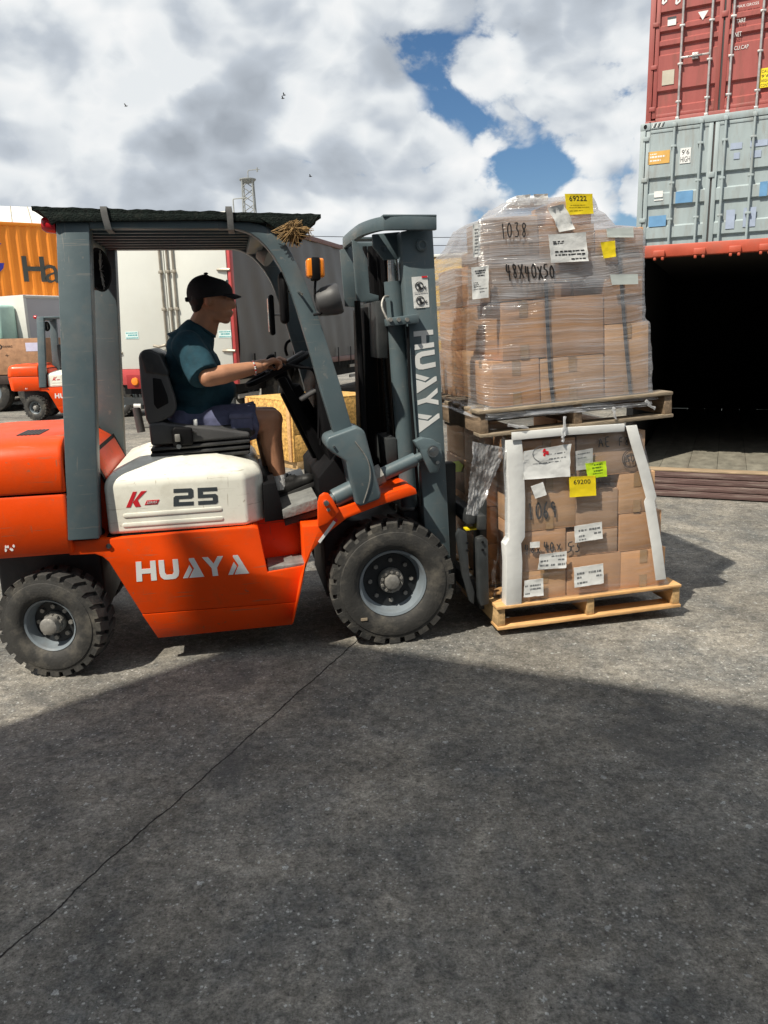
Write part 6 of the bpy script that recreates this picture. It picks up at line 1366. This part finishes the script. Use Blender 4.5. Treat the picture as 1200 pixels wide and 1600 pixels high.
# refrigerated box truck
D2 = 21.5
k0 = at(44, 528, D2); RM = Matrix.Translation((k0.x, k0.y, 0)) @ Matrix.Rotation(R(60), 4, 'Z')      # x back along the side to the right, -x is the front
rt = empty('box_truck', RM); tag(rt, 'white refrigerated box truck with a teal cab behind the far-left forklift', 'truck')
RFm = Frame(RM); ztr = RFm.px(22, 460, 0).z; BOXSHADE = mat('shaded_box_side', (.46, .46, .48), .45, var=.04, vscale=1)  # white box's shaded side: the shade is put into this grey
MB().box((0, 0, .95), (6.0, 2.3, ztr)).build('cargo_box', TWH, rt, .03)
MB().box((.08, -.012, 1.03), (5.9, -.0005, ztr - .09)).build('side_panel', BOXSHADE, rt)
for z in (.96, ztr - .085): MB().box((-.01, -.03, z), (6.02, -.013, z + .07)).build('trim_rail', TWH, rt, .006)
MB().box((-.02, -.028, .96), (.07, -.013, ztr)).build('corner_trim', TWH, rt, .006)
MINT = mat('mint_unit', (.42, .62, .56), .4, var=.08); TEAL = mat('teal_cab', (.01, .32, .27), .35)
fr = MB().box((-.55, .35, ztr - 1.2), (-.012, 1.95, ztr - .25)).build('cooling_unit', MINT, rt, .09, 3)
for k in range(4): MB().box((-.562, .9, ztr - .95 + k * .12), (-.545, 1.7, ztr - .89 + k * .12)).build('vent_slat', BLACK, fr)
cabm = MB().prism([(-.75, .5), (-.75, 2.05), (-.95, 2.2), (-2.0, 2.15), (-2.45, 1.35), (-2.5, .5)], .15, 2.15).build('cab', TEAL, rt, .06, 3); MB().prism([(-1.0, 1.35), (-1.0, 2.0), (-1.9, 1.98), (-2.2, 1.35)], .135, .16).build('window', mat('dark_glass', (.02, .025, .03), .08), cabm)
MB().box((-2.3, .5, .45), (6.0, 1.8, .93)).build('chassis', BLACK, rt)
for x in (-1.6, 3.9, 4.9):
    for y in (.0, 2.0): truck_wheel(x, y, .45, .28, rt, 'y')
# orange container carrying the big word
HO = mat('orange_container', (.78, .235, .012), .5, var=.08, vscale=.8, bump=.1, bscale=8, dirt=(.55, .15, .015), dirt_amt=.4, dscale=1, stretch=(3, 1, .5))
D3 = 24.0
pL, pR = at(0, 346, D3), None
HM = Matrix.Translation((pL.x, pL.y, 2.6)) @ Matrix.Rotation(R(33), 4, 'Z'); HF = Frame(HM); hz_ = HF.px(0, 346, 0).z
hc_ = empty('shipping_container', HM); tag(hc_, 'bright orange corrugated container at far left with large black letters', 'container')
def corr(x0_, x1_, z0_, z1_, dep=.036, per=.28):
    rings = []; n = int((x1_ - x0_) / per) * 4
    for i in range(n + 1):
        x = x0_ + (x1_ - x0_) * i / n; dy = (0, 0, dep, dep)[i % 4]; rings.append([Vector((x, dy, z0_)), Vector((x, dy, z1_)), Vector((x, dy + .02, z1_)), Vector((x, dy + .02, z0_))])
    return MB().loft(rings)
corr(-6.1, 6.1, .15, hz_ - .1).build('side_panel', HO, hc_, smooth=False); MB().box((-6.2, .06, .0), (6.2, 2.44, hz_ - .01)).build('body', HO, hc_)
MB().box((-6.2, -.012, hz_ - .1), (6.2, .06, hz_)).build('top_rail', HO, hc_, .006); MB().box((-6.2, -.012, 0), (6.2, .06, .15)).build('bottom_rail', HO, hc_, .006)
def hq(u0, v0, u1, v1): a, b_ = HF.px(u0, v1, -.002), HF.px(u1, v0, -.002); return [Vector((a.x, -.002, a.z)), Vector((b_.x, -.002, a.z)), Vector((b_.x, -.002, b_.z)), Vector((a.x, -.002, b_.z))]
HINK = mat('faded_black', (.045, .05, .045), .6)
on_quad(hq(38, 401, 68, 440), [[(0, 0), (.22, 0), (.22, .42), (.78, .42), (.78, 0), (1, 0), (1, 1), (.78, 1), (.78, .6), (.22, .6), (.22, 1), (0, 1)]], .004, NOUT).build('lettering', HINK, hc_, smooth=False)
on_quad(hq(71, 414, 93, 442), font_polys('a'), .004, NOUT).build('lettering', HINK, hc_, smooth=False)
on_quad(hq(-14, 411, 6.5, 424), [[(0, 0), (.65, 0), (.9, .4), (1, 1), (0, 1)]], .004, NOUT).build('logo_patch', mat('logo_blue', (.03, .03, .30), .5), hc_, smooth=False)
on_quad(hq(-14, 380, 2, 387), [[(0, 0), (.6, 0), (1, 1), (0, 1)]], .004, NOUT).build('logo_patch', mat('logo_blue', (.03, .03, .30), .5), hc_, smooth=False)
h2 = MB(); lowc = corr(-6.1, 6.1, .15, 2.5).build('shipping_container', mat('rust_brown_container', (.16, .06, .04), .6), None, smooth=False, mw=Matrix.Translation((pL.x, pL.y, 0)) @ Matrix.Rotation(R(33), 4, 'Z')); tag(lowc, 'rust brown container under the orange one at far left, mostly hidden', 'container')
MB().box((-6.2, .06, .0), (6.2, 2.44, 2.58)).build('body', mat('rust_brown_container', (.16, .06, .04), .6), lowc)
# white roofed hall behind
D4 = 44
wa = at(0, 324, D4); hall = empty('white_hall', Matrix.Translation((wa.x, wa.y, 0)) @ Matrix.Rotation(R(24), 4, 'Z')); tag(hall, 'long white hall with a pale sheet roof behind the orange container', 'building')
WR = mat('white_roof_sheet', (.78, .77, .72), .5, var=.05); GRV = mat('roof_seam', (.42, .38, .30), .6)
zrf = at(0, 321, D4 + 8).z; zev = at(0, 352, D4).z; MB().box((-22, 2, 0), (14, 16, zev - .3)).build('wall', mat('hall_wall', (.55, .54, .5), .6), hall)
rf = MB().add([(-23, 0, zev), (15, 0, zev), (15, 9, zrf), (-23, 9, zrf), (-23, 18, zev), (15, 18, zev), (-23, 0, zev - .3), (15, 0, zev - .3), (15, 18, zev - .3), (-23, 18, zev - .3)], [(0, 1, 2, 3), (3, 2, 5, 4), (0, 6, 7, 1), (4, 5, 8, 9), (1, 7, 8, 5, 2), (0, 3, 4, 9, 6), (6, 9, 8, 7)]).build('roof', WR, hall, smooth=False)
for k in range(38):
    x = -22.5 + k; a = Vector((x, .02, zev + .015)); b_ = Vector((x, 9, zrf + .015)); MB().tube([a, b_], .035, 4).build('roof_seam', GRV, rf)
# far shed closing the view behind the trailer and to the right
fs_ = empty('far_shed', Matrix.Translation((-6, 75, 0))); tag(fs_, 'low grey shed on the horizon behind the trucks', 'building')
MB().box((-30, 0, 0), (9, 10, 3.4)).build('wall', mat('far_wall', (.35, .35, .36), .7, vscale=.5), fs_); MB().box((-30.4, -.4, 3.4), (9.4, 10.4, 3.7)).build('roof', mat('far_roof', (.25, .25, .26), .7), fs_)
# yellow truck body seen between mast and load
D5 = 15.0
ya_ = at(676, 395, D5); yt = empty('yellow_truck', Matrix.Translation((ya_.x, ya_.y, 0)) @ Matrix.Rotation(R(-24), 4, 'Z')); tag(yt, 'yellow truck body glimpsed between the mast and the upper load', 'truck')
YEL = mat('yellow_paint', (.72, .42, .02), .4, var=.08, dirt=(.4, .25, .05), dirt_amt=.4); zy0, zy1 = at(684, 552, D5).z, at(684, 402, D5).z
MB().box((0, 0, zy0), (2.1, 5, zy1)).build('body', YEL, yt, .03); MB().box((-.01, -.03, zy1), (2.1, 5, zy1 + .05)).build('roof_edge', TWH, yt, .01)
for f_ in (.17, .48, .74): MB().box((-.02, -.04, zy0 + (zy1 - zy0) * f_), (2.12, -.001, zy0 + (zy1 - zy0) * f_ + .035)).build('body_rib', mat('olive_trim', (.18, .14, .04), .6), yt, .006)
MB().box((.3, .3, .4), (1.8, 4.8, zy0)).build('chassis', BLACK, yt)
for y in (.9, 4.0):
    for x in (.3, 2.1): truck_wheel(x, y, .45, .28, yt)
# lattice tower, street lamp, wires, birds
D6 = 70.0
tb_ = at(390, 330, D6); tw = empty('lattice_tower', Matrix.Translation((tb_.x, tb_.y, 0))); tag(tw, 'thin lattice tower with a small antenna rising above the forklift roof', 'tower')
GAL = mat('galvanised_far', (.30, .31, .30), .6, metal=.3); ztw = at(390, 281, D6).z; wbt = .75
def tw_w(z): return .42 + (wbt - .42) * (1 - z / ztw)
for sx in (-1, 1):
    for sy in (-1, 1): MB().tube([Vector((sx * wbt, sy * wbt, 0)), Vector((sx * .42, sy * .42, ztw))], .06, 6).build('leg', GAL, tw)
nb_ = 24
for k in range(nb_):
    za, zb = ztw * k / nb_, ztw * (k + 1) / nb_; mb = MB()
    for (ax_, ay, bx, by) in ((-1, -1, 1, -1), (1, -1, 1, 1), (1, 1, -1, 1), (-1, 1, -1, -1)):
        wa_, wb_ = tw_w(za), tw_w(zb); s2 = 1 if k % 2 else -1; a = Vector((ax_ * wa_, ay * wa_, za)); b_ = Vector((bx * wb_, by * wb_, zb))
        if s2 < 0: a = Vector((bx * wa_, by * wa_, za)); b_ = Vector((ax_ * wb_, ay * wb_, zb))
        mb.tube([a, b_], .035, 4)
    mb.build('brace', GAL, tw)
MB().lathe([(-.25, .35), (-.1, .6), (.0, .72), (.06, .72), (.06, 0)], (0, 0, ztw), (0, 0, 1), 12).build('platform', GAL, tw); za_ = at(390, 266, D6).z
MB().tube([Vector((.05, 0, ztw)), Vector((.05, 0, za_ - .1)), Vector((.15, 0, za_))], .045, 6).build('antenna_mast', GAL, tw); MB().tube([Vector((.1, 0, za_)), Vector((1.05, 0, za_ + .05))], .035, 6).build('antenna_arm', GAL, tw); MB().tube([Vector((.85, 0, za_ - .15)), Vector((.85, 0, za_ + .2))], .06, 6).build('antenna', GAL, tw)
D7 = 55.0
l0 = at(364, 311, D7); lo_ = empty('street_lamp', Matrix.Translation((l0.x, l0.y, 0))); tag(lo_, 'slim grey street lamp beside the lattice tower', 'street lamp')
MB().tube([Vector((0, 0, 0)), Vector((0, 0, l0.z * .6)), Vector((0, 0, l0.z - .06)), Vector((.05, 0, l0.z))], .05, 8, [.09, .06, .045, .045]).build('pole', GAL, lo_); MB().tube([Vector((.05, 0, l0.z)), Vector((.5, 0, l0.z + .03))], .035, 6).build('arm', GAL, lo_); MB().box((.45, -.1, l0.z - .0), (.9, .1, l0.z + .07)).build('lamp_head', GAL, lo_, .03)
for i, (pts, lb) in enumerate(((((-200, 338), (500, 351), (700, 357), (1100, 372)), 'upper overhead wire crossing the sky behind the mast'), (((-200, 352), (500, 362), (700, 367), (1100, 384)), 'lower overhead wire crossing the sky behind the mast'))):
    a, b_ = at(*pts[0], 60), at(*pts[-1], 60); ps = [a.lerp(b_, t / 12) - Vector((0, 0, 1.2 * (1 - (t / 6 - 1) ** 2))) for t in range(13)]; ps = [p + Vector((0, 0, .6)) for p in ps]
    o = MB().tube(ps, .022, 4).build('overhead_wire', BLACK, None); tag(o, lb, 'wire')
for i, (u, v, lb) in enumerate(((197, 166, 'tiny bird alone in the left of the cloud'), (444, 149, 'tiny bird, upper of the close pair in mid sky'), (442, 154, 'tiny bird, lower of the close pair in mid sky'), (485, 276, 'tiny bird low in the sky above the forklift roof'))):
    c_ = at(u, v, 60); b2 = MB(); b2.tube([Vector((-.12, 0, 0)), Vector((0, 0, .01)), Vector((.13, 0, .02))], .03, 6, [.01, .04, .012])
    bo = b2.build('bird', mat('dark_bird', (.03, .03, .03), .8), None, mw=Matrix.Translation(c_)); tag(bo, lb, 'bird', 'birds in the sky')
    for s in (-1, 1): MB().add([(.05, 0, .01), (-.05, 0, .01), (-.06, s * .25, .10), (.0, s * .3, .12), (.05, 0, .0), (-.05, 0, .0), (-.06, s * .25, .095), (.0, s * .3, .115)], [(0, 1, 2, 3), (7, 6, 5, 4), (0, 4, 5, 1), (1, 5, 6, 2), (2, 6, 7, 3), (3, 7, 4, 0)]).build('wing', mat('dark_bird', (.03, .03, .03), .8), bo)
